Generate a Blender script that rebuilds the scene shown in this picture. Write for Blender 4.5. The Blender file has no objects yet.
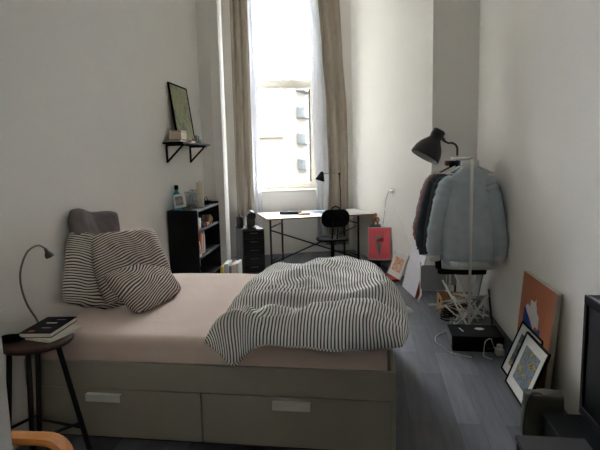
import bpy, bmesh, math, random
from mathutils import Vector, Matrix, noise
random.seed(7)
sc = bpy.context.scene
COL = sc.collection
PI = math.pi

# ---------------------------------------------------------------- materials
def lin(c):
    f = lambda v: v/12.92 if v <= 0.04045 else ((v+0.055)/1.055)**2.4
    return tuple(f(x/255.0) for x in c) + (1.0,)

def mat(name, rgb, rough=0.6, metal=0.0, var=0.06, scale=8.0, bump=0.0, bscale=60.0, spec=0.4, sheen=0.0, stretch=None):
    m = bpy.data.materials.new(name); m.use_nodes = True
    nt = m.node_tree; b = nt.nodes['Principled BSDF']
    b.inputs['Roughness'].default_value = rough; b.inputs['Metallic'].default_value = metal
    b.inputs['Specular IOR Level'].default_value = spec
    if sheen: b.inputs['Sheen Weight'].default_value = sheen
    tc = nt.nodes.new('ShaderNodeTexCoord'); n = nt.nodes.new('ShaderNodeTexNoise')
    n.inputs['Scale'].default_value = scale; n.inputs['Detail'].default_value = 4
    src = tc.outputs['Object']
    if stretch:
        mp = nt.nodes.new('ShaderNodeMapping'); mp.inputs['Scale'].default_value = stretch
        nt.links.new(src, mp.inputs['Vector']); src = mp.outputs['Vector']
    nt.links.new(src, n.inputs['Vector'])
    r = nt.nodes.new('ShaderNodeValToRGB'); c = lin(rgb)
    r.color_ramp.elements[0].position = 0.3; r.color_ramp.elements[1].position = 0.7
    r.color_ramp.elements[0].color = tuple(x*(1-var) for x in c[:3]) + (1,)
    r.color_ramp.elements[1].color = tuple(min(1, x*(1+var)) for x in c[:3]) + (1,)
    nt.links.new(n.outputs['Fac'], r.inputs['Fac']); nt.links.new(r.outputs['Color'], b.inputs['Base Color'])
    if bump:
        n2 = nt.nodes.new('ShaderNodeTexNoise'); n2.inputs['Scale'].default_value = bscale; n2.inputs['Detail'].default_value = 3
        nt.links.new(src, n2.inputs['Vector'])
        bp = nt.nodes.new('ShaderNodeBump'); bp.inputs['Strength'].default_value = bump; bp.inputs['Distance'].default_value = 0.01
        nt.links.new(n2.outputs['Fac'], bp.inputs['Height']); nt.links.new(bp.outputs['Normal'], b.inputs['Normal'])
    return m

def stripe_mat(name, light, dark, period, width=0.5, axis=0):
    m = bpy.data.materials.new(name); m.use_nodes = True
    nt = m.node_tree; b = nt.nodes['Principled BSDF']; b.inputs['Roughness'].default_value = 0.9
    b.inputs['Specular IOR Level'].default_value = 0.1
    uv = nt.nodes.new('ShaderNodeUVMap'); sp = nt.nodes.new('ShaderNodeSeparateXYZ')
    nt.links.new(uv.outputs['UV'], sp.inputs['Vector'])
    nz = nt.nodes.new('ShaderNodeTexNoise'); nz.inputs['Scale'].default_value = 14
    nt.links.new(uv.outputs['UV'], nz.inputs['Vector'])
    a = nt.nodes.new('ShaderNodeMath'); a.operation = 'MULTIPLY_ADD'; a.inputs[1].default_value = 0.006
    nt.links.new(nz.outputs['Fac'], a.inputs[0]); nt.links.new(sp.outputs[axis], a.inputs[2])
    d = nt.nodes.new('ShaderNodeMath'); d.operation = 'DIVIDE'; d.inputs[1].default_value = period
    nt.links.new(a.outputs[0], d.inputs[0])
    f = nt.nodes.new('ShaderNodeMath'); f.operation = 'FRACT'; nt.links.new(d.outputs[0], f.inputs[0])
    r = nt.nodes.new('ShaderNodeValToRGB'); e = r.color_ramp.elements
    e[0].position = 0.0; e[0].color = lin(dark)
    e[1].position = width-0.07; e[1].color = lin(dark)
    x = e.new(width+0.03); x.color = lin(light)
    x = e.new(0.93); x.color = lin(light)
    x = e.new(1.0); x.color = lin(dark)
    nt.links.new(f.outputs[0], r.inputs['Fac']); nt.links.new(r.outputs['Color'], b.inputs['Base Color'])
    n2 = nt.nodes.new('ShaderNodeTexNoise'); n2.inputs['Scale'].default_value = 22; n2.inputs['Detail'].default_value = 4
    nt.links.new(uv.outputs['UV'], n2.inputs['Vector'])
    bp = nt.nodes.new('ShaderNodeBump'); bp.inputs['Strength'].default_value = 0.35; bp.inputs['Distance'].default_value = 0.02
    nt.links.new(n2.outputs['Fac'], bp.inputs['Height']); nt.links.new(bp.outputs['Normal'], b.inputs['Normal'])
    return m

def plank_mat(name):
    m = bpy.data.materials.new(name); m.use_nodes = True
    nt = m.node_tree; b = nt.nodes['Principled BSDF']
    b.inputs['Roughness'].default_value = 0.5; b.inputs['Specular IOR Level'].default_value = 0.3
    tc = nt.nodes.new('ShaderNodeTexCoord'); mp = nt.nodes.new('ShaderNodeMapping')
    mp.inputs['Rotation'].default_value = (0, 0, PI/2)
    nt.links.new(tc.outputs['Object'], mp.inputs['Vector'])
    br = nt.nodes.new('ShaderNodeTexBrick')
    br.inputs['Color1'].default_value = lin((88, 90, 96)); br.inputs['Color2'].default_value = lin((120, 123, 130))
    br.inputs['Mortar'].default_value = lin((76, 78, 84)); br.inputs['Scale'].default_value = 1.0
    br.inputs['Mortar Size'].default_value = 0.0012; br.inputs['Brick Width'].default_value = 1.1; br.inputs['Row Height'].default_value = 0.135
    br.offset = 0.37; br.offset_frequency = 2
    nt.links.new(mp.outputs['Vector'], br.inputs['Vector'])
    n = nt.nodes.new('ShaderNodeTexNoise'); n.inputs['Scale'].default_value = 3.0; n.inputs['Detail'].default_value = 6
    mp2 = nt.nodes.new('ShaderNodeMapping'); mp2.inputs['Scale'].default_value = (9, 1, 1)
    nt.links.new(tc.outputs['Object'], mp2.inputs['Vector']); nt.links.new(mp2.outputs['Vector'], n.inputs['Vector'])
    r = nt.nodes.new('ShaderNodeValToRGB'); r.color_ramp.elements[0].color = (.6, .6, .6, 1); r.color_ramp.elements[1].color = (1.15, 1.15, 1.15, 1)
    r.color_ramp.elements[0].position = .3; r.color_ramp.elements[1].position = .7
    nt.links.new(n.outputs['Fac'], r.inputs['Fac'])
    mx = nt.nodes.new('ShaderNodeMix'); mx.data_type = 'RGBA'; mx.blend_type = 'MULTIPLY'; mx.inputs['Factor'].default_value = .6
    nt.links.new(br.outputs['Color'], mx.inputs[6]); nt.links.new(r.outputs['Color'], mx.inputs[7])
    nt.links.new(mx.outputs[2], b.inputs['Base Color'])
    return m

def glass_mat(name, refl=0.06, tint=(1, 1, 1, 1)):
    m = bpy.data.materials.new(name); m.use_nodes = True
    nt = m.node_tree; out = nt.nodes['Material Output']; nt.nodes.remove(nt.nodes['Principled BSDF'])
    t = nt.nodes.new('ShaderNodeBsdfTransparent'); t.inputs['Color'].default_value = tint
    g = nt.nodes.new('ShaderNodeBsdfGlossy'); g.inputs['Roughness'].default_value = 0.02
    n = nt.nodes.new('ShaderNodeTexNoise'); n.inputs['Scale'].default_value = 2
    mm = nt.nodes.new('ShaderNodeMath'); mm.operation = 'MULTIPLY_ADD'; mm.inputs[1].default_value = 0.01; mm.inputs[2].default_value = refl
    nt.links.new(n.outputs['Fac'], mm.inputs[0])
    x = nt.nodes.new('ShaderNodeMixShader')
    nt.links.new(mm.outputs[0], x.inputs['Fac']); nt.links.new(t.outputs[0], x.inputs[1]); nt.links.new(g.outputs[0], x.inputs[2])
    nt.links.new(x.outputs[0], out.inputs['Surface'])
    return m

def paint_mat(name, cols, scale=6.0, seed=0.0, rough=.7):
    """abstract multi-colour picture"""
    m = bpy.data.materials.new(name); m.use_nodes = True
    nt = m.node_tree; b = nt.nodes['Principled BSDF']; b.inputs['Roughness'].default_value = rough
    b.inputs['Specular IOR Level'].default_value = .2
    tc = nt.nodes.new('ShaderNodeTexCoord'); mp = nt.nodes.new('ShaderNodeMapping'); mp.inputs['Location'].default_value = (seed, seed*2, seed)
    nt.links.new(tc.outputs['Object'], mp.inputs['Vector'])
    n = nt.nodes.new('ShaderNodeTexNoise'); n.inputs['Scale'].default_value = scale; n.inputs['Detail'].default_value = 3; n.inputs['Distortion'].default_value = 1.5
    nt.links.new(mp.outputs['Vector'], n.inputs['Vector'])
    r = nt.nodes.new('ShaderNodeValToRGB'); r.color_ramp.interpolation = 'LINEAR'
    e = r.color_ramp.elements
    e[0].position = .28; e[0].color = lin(cols[0]); e[1].position = .72; e[1].color = lin(cols[-1])
    for i, c in enumerate(cols[1:-1]):
        k = e.new(.28 + .44*(i+1)/(len(cols)-1)); k.color = lin(c)
    nt.links.new(n.outputs['Fac'], r.inputs['Fac']); nt.links.new(r.outputs['Color'], b.inputs['Base Color'])
    return m

M = {}
def mk(k, *a, **kw): M[k] = mat(k, *a, **kw)
mk('wall', (236, 234, 229), .9, var=.015, scale=2, bump=.05, bscale=180)
mk('wall_ceiling', (238, 236, 231), .9, var=.01)
mk('bounce_absorber', (60, 56, 52), .9, var=.02)
M['floor'] = plank_mat('floor_planks')
mk('white_frame', (226, 222, 210), .45, var=.02)
mk('bed_white', (160, 155, 140), .5, var=.015, scale=3)
mk('bed_dark', (60, 58, 55), .8)
mk('sheet', (219, 198, 186), .95, var=.03, scale=5, bump=.25, bscale=14, spec=.1, sheen=.2)
M['duvet'] = stripe_mat('duvet_stripes', (248, 245, 240), (84, 84, 88), .0172, .42)
M['duvet_lining'] = mat('duvet_lining', (222, 222, 220), .9, var=.02)
M['pillow_stripe'] = stripe_mat('pillow_stripes', (214, 204, 193), (64, 60, 59), .0178, .45, 1)
mk('grey_pillow', (112, 104, 104), .95, var=.06, scale=14, bump=.3, bscale=30, spec=.1)
mk('black', (20, 21, 23), .75, var=.1, spec=.08)
mk('black_wood', (25, 26, 28), .65, var=.12, scale=5, spec=.08)
mk('black_gloss', (14, 14, 16), .4, var=.05, spec=.25)
mk('black_fabric', (24, 24, 27), .9, var=.15, bump=.2)
mk('black_metal', (28, 28, 30), .4, var=.05, metal=.3)
mk('dark_metal', (30, 31, 32), .6, var=.05, metal=.0, spec=.25)
mk('steel_black', (24, 27, 31), .6, var=.05, spec=.2)
mk('handle_steel', (120, 124, 126), .35, metal=.7, var=.05)
mk('chrome', (150, 150, 148), .3, metal=.9, var=.05)
mk('grey_metal', (126, 124, 118), .35, metal=.8, var=.04)
mk('rack_white', (222, 222, 216), .4, var=.02)
mk('plastic_white', (225, 225, 220), .4, var=.02)
mk('curtain', (158, 149, 136), .95, var=.05, scale=6, bump=.15, bscale=90, spec=.1)
mk('curtain_lining', (222, 222, 224), .95, var=.02, spec=.1)
_m = M['curtain_lining']; _nt = _m.node_tree; _t = _nt.nodes.new('ShaderNodeBsdfTranslucent'); _t.inputs['Color'].default_value = lin((226, 228, 234)); _x = _nt.nodes.new('ShaderNodeMixShader'); _x.inputs[0].default_value = .4
_nt.links.new(_nt.nodes['Principled BSDF'].outputs[0], _x.inputs[1]); _nt.links.new(_t.outputs[0], _x.inputs[2]); _nt.links.new(_x.outputs[0], _nt.nodes['Material Output'].inputs['Surface'])
mk('desk_top', (232, 232, 232), .35, var=.01)
mk('plywood', (150, 112, 76), .6, var=.12, scale=20, stretch=(1, 1, 30))
mk('dark_wood', (62, 40, 31), .5, var=.2, scale=6, stretch=(1, 12, 1))
mk('bent_wood', (196, 128, 66), .4, var=.15, scale=5, stretch=(1, 14, 14))
mk('light_wood', (196, 158, 116), .6, var=.12, scale=6, stretch=(12, 1, 12))
mk('crate_inside', (112, 78, 54), .7, var=.15, scale=6)
mk('paper', (222, 216, 202), .8, var=.04)
mk('mat_board', (216, 216, 212), .8, var=.02)
mk('cream', (216, 204, 182), .7, var=.03)
mk('teal', (46, 150, 176), .3, var=.08)
mk('red', (170, 52, 48), .6, var=.08)
mk('orange', (206, 112, 60), .6, var=.08)
mk('yellow', (206, 176, 58), .6, var=.08)
mk('green', (70, 108, 72), .6, var=.08)
mk('blue_paper', (90, 124, 160), .6, var=.08)
mk('grey_plastic', (150, 154, 154), .5, var=.03)
mk('jacket_blue', (180, 192, 198), .8, var=.07, scale=10, bump=.3, bscale=25, spec=.2)
mk('jacket_rib', (206, 208, 204), .9, var=.06, bump=.5, bscale=120)
mk('jacket_navy', (30, 34, 46), .85, var=.12, bump=.2)
mk('jacket_maroon', (112, 50, 56), .85, var=.12, bump=.2)
mk('shirt_taupe', (120, 108, 102), .9, var=.1, bump=.2)
mk('shirt_lilac', (196, 194, 214), .9, var=.06, bump=.2)
mk('jacket_denim', (52, 92, 132), .85, var=.1, bump=.2)
mk('shirt_black', (24, 26, 32), .9, var=.1)
mk('lamp_grey', (46, 48, 50), .5, var=.05)
mk('lamp_inside', (170, 172, 170), .5, var=.02)
mk('poster_pink', (242, 104, 114), .7, var=.03)
mk('poster_grey', (146, 142, 146), .7, var=.05)
mk('poster_red', (206, 40, 44), .7, var=.03)
mk('poster_edge', (205, 205, 210), .6, var=.02)
mk('canvas_orange', (178, 108, 74), .85, var=.09, scale=4, bump=.1)
mk('canvas_blue', (44, 70, 160), .85, var=.05)
mk('canvas_white', (214, 208, 206), .85, var=.03)
mk('canvas_edge', (190, 184, 170), .9, var=.04)
mk('board_white', (228, 226, 236), .7, var=.02)
mk('olive_bag', (84, 84, 74), .95, var=.15, scale=10, bump=.4, bscale=30)
mk('screen', (10, 11, 12), .45, var=.05, spec=.12)
mk('toy_wood', (150, 98, 62), .55, var=.15)
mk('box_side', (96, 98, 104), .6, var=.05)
mk('charcoal_box', (50, 50, 52), .6, var=.08)
mk('skin_grey', (92, 92, 92), .6)
M['glass'] = glass_mat('window_glass', .04)
M['clear_glass'] = glass_mat('clear_glass', .22, (.86, .88, .88, 1))
M['pic_shelf'] = paint_mat('picture_green', [(128, 142, 116), (150, 160, 132), (176, 172, 140), (136, 150, 130), (120, 128, 112)], 9, 1.2)
M['pic_small'] = paint_mat('picture_photo', [(40, 40, 42), (170, 168, 164), (70, 70, 70), (210, 208, 204)], 40, .3)
M['pic_colour'] = paint_mat('picture_bright', [(50, 100, 180), (230, 200, 80), (200, 60, 50), (226, 216, 190), (50, 120, 120), (40, 70, 150)], 17, 5.2)
M['pic_a'] = paint_mat('picture_blue_yellow', [(44, 48, 56), (92, 110, 130), (120, 132, 140), (84, 96, 112), (168, 148, 78), (70, 80, 84), (46, 56, 84)], 7, 4.1)
M['pic_b'] = paint_mat('picture_dark_yellow', [(40, 42, 46), (88, 90, 86), (70, 78, 88), (164, 146, 80), (70, 84, 98), (120, 118, 110)], 7, 7.7)
M['mug'] = paint_mat('mug_pattern', [(200, 196, 190), (60, 80, 140), (214, 180, 70), (150, 60, 50)], 30, 3.3)
mk('ext_light_blocker', (96, 93, 87), .9, var=.02)
mk('ext_cream_dimmed', (50, 46, 38), .9, var=.02, scale=1)  # house walls and roof set near black to offset the bright exposure
mk('ext_pale_dimmed', (68, 62, 54), .9, var=.02, scale=1)
mk('ext_roof_dimmed', (23, 25, 31), .8, var=.05, scale=2)
mk('ext_window', (38, 37, 34), .4, var=.05)
mk('ext_balcony', (44, 47, 46), .6, var=.04)
mk('ext_ground', (80, 80, 78), .9, var=.05, scale=.5)

# ---------------------------------------------------------------- mesh helpers
class MB:
    def __init__(s):
        s.bm = bmesh.new(); s.uv = s.bm.loops.layers.uv.new('UVMap')
    def box(s, lo, hi, bev=0.0, mtx=None, seg=1):
        lo = Vector(lo); hi = Vector(hi); c = (lo+hi)/2; d = hi-lo
        r = bmesh.ops.create_cube(s.bm, size=1.0, matrix=Matrix.Translation(c) @ Matrix.Diagonal((d.x, d.y, d.z, 1)))
        vs = r['verts']
        if bev > 0:
            es = list({e for v in vs for e in v.link_edges})
            rb = bmesh.ops.bevel(s.bm, geom=es, offset=min(bev, min(d)*.45), segments=seg, affect='EDGES', profile=.5)
            vs = list({v for f in rb['faces'] for v in f.verts} | {v for v in vs if v.is_valid})
        if mtx is not None: bmesh.ops.transform(s.bm, matrix=mtx, verts=[v for v in vs if v.is_valid])
        return s
    def prism(s, pts, z0, z1):
        a = [s.bm.verts.new((p[0], p[1], z0)) for p in pts]; b = [s.bm.verts.new((p[0], p[1], z1)) for p in pts]
        n = len(pts)
        s.bm.faces.new(a[::-1]); s.bm.faces.new(b)
        for i in range(n): s.bm.faces.new((a[i], a[(i+1) % n], b[(i+1) % n], b[i]))
        return s
    def plate(s, pts, mtx, t):
        """polygon pts (u,v) extruded by t along local z of mtx"""
        a = [s.bm.verts.new(mtx @ Vector((p[0], p[1], 0))) for p in pts]; b = [s.bm.verts.new(mtx @ Vector((p[0], p[1], t))) for p in pts]
        n = len(pts); s.bm.faces.new(a[::-1]); s.bm.faces.new(b)
        for i in range(n): s.bm.faces.new((a[i], a[(i+1) % n], b[(i+1) % n], b[i]))
        return s
    def rings(s, rings, close=True, caps=True, uvs=None):
        R = [[s.bm.verts.new(p) for p in r] for r in rings]; n = len(rings[0])
        for i in range(len(R)-1):
            for j in range(n if close else n-1):
                k = (j+1) % n
                f = s.bm.faces.new((R[i][j], R[i][k], R[i+1][k], R[i+1][j]))
                f.smooth = True
                if uvs:
                    jj = j+1
                    for l, (a, b) in zip(f.loops, ((i, j), (i, jj), (i+1, jj), (i+1, j))): l[s.uv].uv = uvs(a, b)
        if caps and close:
            try:
                s.bm.faces.new(R[0][::-1]); s.bm.faces.new(R[-1])
            except Exception: pass
        return s
    def tube(s, path, r, n=10, caps=True):
        P = [Vector(p) for p in path]; rings = []; up = None
        for i, p in enumerate(P):
            t = (P[min(i+1, len(P)-1)] - P[max(i-1, 0)]).normalized()
            if up is None:
                up = Vector((0, 0, 1)) if abs(t.z) < .9 else Vector((1, 0, 0))
            a = t.cross(up).normalized(); up = a.cross(t).normalized()
            rr = r[i] if isinstance(r, (list, tuple)) else r
            rings.append([p + (a*math.cos(q) + up*math.sin(q))*rr for q in [2*PI*k/n for k in range(n)]])
        return s.rings(rings, True, caps)
    def lathe(s, prof, o=(0, 0, 0), axis=(0, 0, 1), n=24, caps=True):
        ax = Vector(axis).normalized(); q = Vector((0, 0, 1)).rotation_difference(ax); o = Vector(o); rings = []
        for (r, z) in prof:
            rings.append([o + q @ Vector((max(r, 1e-4)*math.cos(2*PI*k/n), max(r, 1e-4)*math.sin(2*PI*k/n), z)) for k in range(n)])
        return s.rings(rings, True, caps)
    def strip(s, path, w, t, side):
        """flat bar along path; w across `side` direction, t thick"""
        P = [Vector(p) for p in path]; sd = Vector(side).normalized(); rings = []
        for i, p in enumerate(P):
            tg = (P[min(i+1, len(P)-1)] - P[max(i-1, 0)]).normalized(); nn = tg.cross(sd).normalized()
            rings.append([p+sd*w/2+nn*t/2, p-sd*w/2+nn*t/2, p-sd*w/2-nn*t/2, p+sd*w/2-nn*t/2])
        s.rings(rings)
        for f in s.bm.faces: f.smooth = False
        return s
    def grid(s, fn, nu, nv, uvf=None):
        V = [[s.bm.verts.new(fn(i/nu, j/nv)) for j in range(nv+1)] for i in range(nu+1)]
        for i in range(nu):
            for j in range(nv):
                f = s.bm.faces.new((V[i][j], V[i+1][j], V[i+1][j+1], V[i][j+1])); f.smooth = True
                if uvf:
                    for l, (a, b) in zip(f.loops, ((i, j), (i+1, j), (i+1, j+1), (i, j+1))): l[s.uv].uv = uvf(a/nu, b/nv)
        return s
    def build(s, name, m, parent=None, label=None, sub=0, solid=0.0):
        bmesh.ops.remove_doubles(s.bm, verts=s.bm.verts, dist=1e-6)
        bmesh.ops.recalc_face_normals(s.bm, faces=s.bm.faces)
        me = bpy.data.meshes.new(name); s.bm.to_mesh(me); s.bm.free()
        o = bpy.data.objects.new(name, me); COL.objects.link(o)
        me.materials.append(M[m] if isinstance(m, str) else m)
        if parent: o.parent = parent
        if label: o['label'] = label
        if solid:
            d = o.modifiers.new('thickness', 'SOLIDIFY'); d.thickness = solid; d.offset = 0
        if sub:
            d = o.modifiers.new('smooth', 'SUBSURF'); d.levels = sub; d.render_levels = sub
        return o

def tag(o, label, cat, group=None, kind=None):
    o['label'] = label; o['category'] = cat
    if group: o['group'] = group
    if kind: o['kind'] = kind
    return o
def thing(name, label, cat, loc=(0, 0, 0), rz=0.0, group=None, mtx=None):
    o = bpy.data.objects.new(name, None); COL.objects.link(o); o.empty_display_size = .05
    if mtx is not None: o.matrix_world = mtx
    else: o.location = loc; o.rotation_euler = (0, 0, rz)
    return tag(o, label, cat, group)
def struct(o):
    o['kind'] = 'structure'; return o
def arc(c, r, a0, a1, n, ex, ey):
    c = Vector(c); ex = Vector(ex); ey = Vector(ey)
    return [c + (ex*math.cos(a0+(a1-a0)*i/n) + ey*math.sin(a0+(a1-a0)*i/n))*r for i in range(n+1)]
def smooth_path(pts, n=6):
    P = [Vector(p) for p in pts]; out = []
    for i in range(len(P)-1):
        p0 = P[max(i-1, 0)]; p1 = P[i]; p2 = P[i+1]; p3 = P[min(i+2, len(P)-1)]
        for k in range(n):
            t = k/n
            out.append(.5*((2*p1)+(p2-p0)*t+(2*p0-5*p1+4*p2-p3)*t*t+(3*p1-p0-3*p2+p3)*t**3))
    out.append(P[-1]); return out
def NZ(x, y=0, z=0): return noise.noise(Vector((x, y, z)))
def basis(o, ex, ey, ez):
    m = Matrix.Identity(4)
    for i, v in enumerate((ex, ey, ez)):
        v = Vector(v)
        for k in range(3): m[k][i] = v[k]
    for k in range(3): m[k][3] = o[k]
    return m

# ---------------------------------------------------------------- the room
H = 4.7; XR = 3.10
struct(MB().prism([(-1, -5.2), (4, -5.2), (4, 7), (-1, 7)], -.1, 0).build('floor', 'floor'))
struct(MB().prism([(-1, -5.2), (4, -5.2), (4, 7), (-1, 7)], H, H+.1).build('ceiling', 'wall_ceiling'))
def wall(name, a, b, t=.14, z1=H, ext0=0., ext1=0., m='wall'):
    a = Vector((*a, 0)); b = Vector((*b, 0)); d = (b-a).normalized(); n = Vector((d.y, -d.x, 0))  # outward on the right of a->b
    a = a - d*ext0; b = b + d*ext1
    return struct(MB().prism([a[:2], b[:2], (b+n*t)[:2], (a+n*t)[:2]], 0, z1).build(name, m))
# running counter-clockwise seen from above puts the outside on the right hand
wall('wall_back', (0, -3.8), (XR, -3.8), ext0=.14, ext1=.14)
struct(MB().box((.0, -3.799, 0), (XR, -3.76, 1.7)).build('trim_bounce_absorber', 'bounce_absorber'))  # dark panel added behind the camera to cut bounce onto the bed front
wall('wall_right', (XR, -3.8), (XR, 3.40))
JL = Vector((.245, 3.2)); W0 = Vector((-.38, 5.5)); AW = math.radians(20); WD = Vector((math.cos(AW), math.sin(AW))); WL = 2.12
W1 = W0 + WD*WL; JR = Vector((2.62, 3.48))
wall('wall_jog', (XR, 3.40), JR, ext0=.14)
wall('wall_slant', JR, W1, t=.10)
wall('wall_recess', W0, JL, t=.10)
wall('wall_return', JL, (0, 3.2), ext1=.14, t=.10)
wall('wall_left', (0, 3.2), (0, -3.8))
struct(MB().box((-.02, -1.55, 0), (1.07, -1.40, H), .006).build('wall_partition', 'wall'))

# window wall with its opening; local frame: x along wall, y outward, z up
WM = basis((W0.x, W0.y, 0), (WD.x, WD.y, 0), (-WD.y, WD.x, 0), (0, 0, 1))
S0, S1, Z0, Z1 = .44, 1.555, 1.08, 4.36
wm = MB()
for lo, hi in (((-.2, 0, 0), (S0, .40, H)), ((S1, 0, 0), (WL+.2, .40, H)), ((S0, 0, 0), (S1, .40, Z0)), ((S0, 0, Z1), (S1, .40, H))):
    wm.box(lo, hi)
bmesh.ops.transform(wm.bm, matrix=WM, verts=wm.bm.verts)
struct(wm.build('wall_window', 'wall'))
win = bpy.data.objects.new('window_1', None); COL.objects.link(win); win.matrix_world = WM; win['kind'] = 'structure'
ZT0, ZT1 = 2.79, 2.905
f = MB(); fy0, fy1 = .22, .29
f.box((S0, fy0, Z0), (S0+.06, fy1, Z1), .006); f.box((S1-.06, fy0, Z0), (S1, fy1, Z1), .006)
f.box((S0+.06, fy0, Z0), (S1-.06, fy1, Z0+.05), .006); f.box((S0+.06, fy0, Z1-.06), (S1-.06, fy1, Z1), .006)
f.box((S0+.06, fy0-.01, ZT0), (S1-.06, fy1, ZT1), .006)
f.build('window_frame', 'white_frame', win)
f = MB(); a0, a1, b0, b1 = S0+.062, S1-.062, Z0+.052, ZT0-.004
f.box((a0, fy0-.02, b0), (a0+.05, fy1-.01, b1), .006); f.box((a1-.05, fy0-.02, b0), (a1, fy1-.01, b1), .006)
f.box((a0+.05, fy0-.02, b0), (a1-.05, fy1-.01, b0+.06), .006); f.box((a0+.05, fy0-.02, b1-.03), (a1-.05, fy1-.01, b1), .006)
sash = f.build('casement_sash', 'white_frame', win)
f = MB()
for xx in (a0+.05, a1-.062): f.box((xx, fy0-.018, b0+.06), (xx+.012, fy1-.02, b1-.03))
f.build('rubber_gasket', 'dark_metal', sash, 'dark rubber gasket')
f = MB(); f.box((a0+.012, fy0-.032, 1.60), (a0+.04, fy0-.0202, 1.68), .004); f.tube([(a0+.026, fy0-.03, 1.655), (a0+.026, fy0-.06, 1.655), (a0+.026, fy0-.062, 1.54)], .008, 8)
f.build('window_handle', 'chrome', sash, 'metal window handle')
MB().box((a0+.05, .248, b0+.06), (a1-.05, .254, b1-.03)).build('lower_pane', 'glass', win)
MB().box((S0+.06, .248, ZT1), (S1-.06, .254, Z1-.06)).build('upper_pane', 'glass', win)
MB().box((S0-.04, -.05, Z0-.035), (S1+.04, .0, Z0), .008).box((S0+.001, -.002, Z0-.02), (S1-.001, .22, Z0), .002).build('window_sill', 'white_frame', win)

# ---------------------------------------------------------------- curtains
def curtain(name, label, zones, z0, z1, group):
    """zones: (part name, material, s range at top, at mid, at bottom, base offset, folds)"""
    root = thing(name, label, 'curtain', (0, 0, 0), 0, group, WM)
    for pn, m, lo, hi, off, folds, amp, ph in zones:
        def fn(u, v, lo=lo, hi=hi, off=off, folds=folds, amp=amp, ph=ph):
            z = z0 + (z1-z0)*v
            def pick(t):
                k = len(t)-1; q = v*k; i = min(int(q), k-1); w = q-i; w = w*w*(3-2*w)
                return t[i]*(1-w)+t[i+1]*w
            s = pick(lo)*(1-u)+pick(hi)*u
            y = -off - amp*math.sin(2*PI*folds*u+ph+.5*math.sin(z*1.3+ph)) - .02*NZ(u*5, z*1.1, ph) - .02
            s += .012*NZ(u*4+3, z*.9, ph+5)
            return (s, y, z)
        MB().grid(fn, 60, 40).build(pn, m, root, solid=.004)
    return root
curtain('window_curtain', 'taupe curtain with pale lining hanging left of the window', [
    ('curtain_fabric', 'curtain', (.12, .12, .12), (.425, .41, .405), .09, 2.6, .035, .4),
    ('curtain_lining', 'curtain_lining', (.41, .40, .40), (.545, .53, .515), .075, .8, .02, 1.2)], .12, 4.45, 'window curtains')
curtain('window_curtain', 'taupe curtain with white lining hanging right of the window, behind desk lamp', [
    ('curtain_fabric', 'curtain', (1.62, 1.66, 1.64, 1.58, 1.52), (2.03, 2.02, 2.01, 1.94, 1.90), .075, 2.4, .035, 2.0),
    ('curtain_lining', 'curtain_lining', (1.46, 1.44, 1.40, 1.40, 1.38), (1.64, 1.67, 1.65, 1.60, 1.54), .07, .9, .025, .3)], .12, 4.45, 'window curtains')
rod = MB(); rod.tube([(.02, -.11, 4.47), (2.05, -.11, 4.47)], .012, 10)
rod.box((.30, -.11, 4.45), (.33, -.001, 4.49)); rod.box((1.72, -.11, 4.45), (1.75, -.001, 4.49))
bmesh.ops.transform(rod.bm, matrix=WM, verts=rod.bm.verts)
tag(rod.build('curtain_rod', 'rack_white'), 'white curtain rod carrying both curtains above the window', 'curtain rod')

# ---------------------------------------------------------------- bed
BL, BD, BH, BZ = 2.055, 1.68, .47, .318
bed = thing('storage_bed', 'white storage bed frame with two wide front drawers and flat pull bars', 'bed', (0.005, 0, 0))
MB().box((0, 0, BZ), (BL, .025, BH), .003).build('front_rail', 'bed_white', bed)
MB().box((0, BD-.025, .02), (BL, BD, BH), .003).build('rear_rail', 'bed_white', bed)
MB().box((BL-.025, .0255, .02), (BL, BD-.0255, BH), .003).build('foot_panel', 'bed_white', bed)
MB().box((BL-.022, .001, .02), (BL, .0245, BZ-.0005), .002).build('front_post', 'bed_white', bed)
MB().box((0, .0255, .02), (.025, BD-.0255, BH), .003).build('head_panel', 'bed_white', bed)
MB().box((.026, .03, .30), (BL-.026, BD-.03, .316)).build('slatted_base', 'bed_dark', bed)
MB().box((.0, .05, 0), (BL-.03, .07, .03)).build('plinth', 'bed_dark', bed)
mid = BL/2
for x0, x1, hx in ((.004, mid-.003, .475), (mid+.003, BL-.026, 1.52)):
    d = MB(); d.box((x0, .001, .036), (x1, .021, BZ-.004), .002)
    d.box((x0+.03, .022, .05), (x1-.03, .70, .24))
    d = d.build('drawer', 'bed_white', bed)
    h = MB(); h.box((hx-.10, -.026, BZ-.030), (hx+.10, .0008, BZ-.025), .001); h.box((hx-.10, -.026, BZ-.066), (hx+.10, -.020, BZ-.0255), .001)
    h.build('drawer_handle', 'plastic_white', d)
def sheet_top(u, v):
    pass
mt = MB()
def mat_pt(u, v):
    # superellipse shell: u around the side (top to bottom), v around
    return None
mt.box((.03, .034, .318), (BL-.035, BD-.034, .605), .05, seg=5)
bmesh.ops.subdivide_edges(mt.bm, edges=[e for e in mt.bm.edges if e.calc_length() > .5], cuts=24, use_grid_fill=True)
for v in mt.bm.verts:
    if v.co.z > .55:
        v.co.z += .006*NZ(v.co.x*2.2, v.co.y*2.2, 1) + .003*NZ(v.co.x*7, v.co.y*7, 2)
    v.co.y += .004*NZ(v.co.x*6, v.co.z*5, 4) if v.co.y < .1 else 0
for f_ in mt.bm.faces: f_.smooth = True
mo = mt.build('mattress', 'sheet'); tag(mo, 'bed mattress under a smooth pinkish beige fitted sheet', 'mattress')

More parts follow.
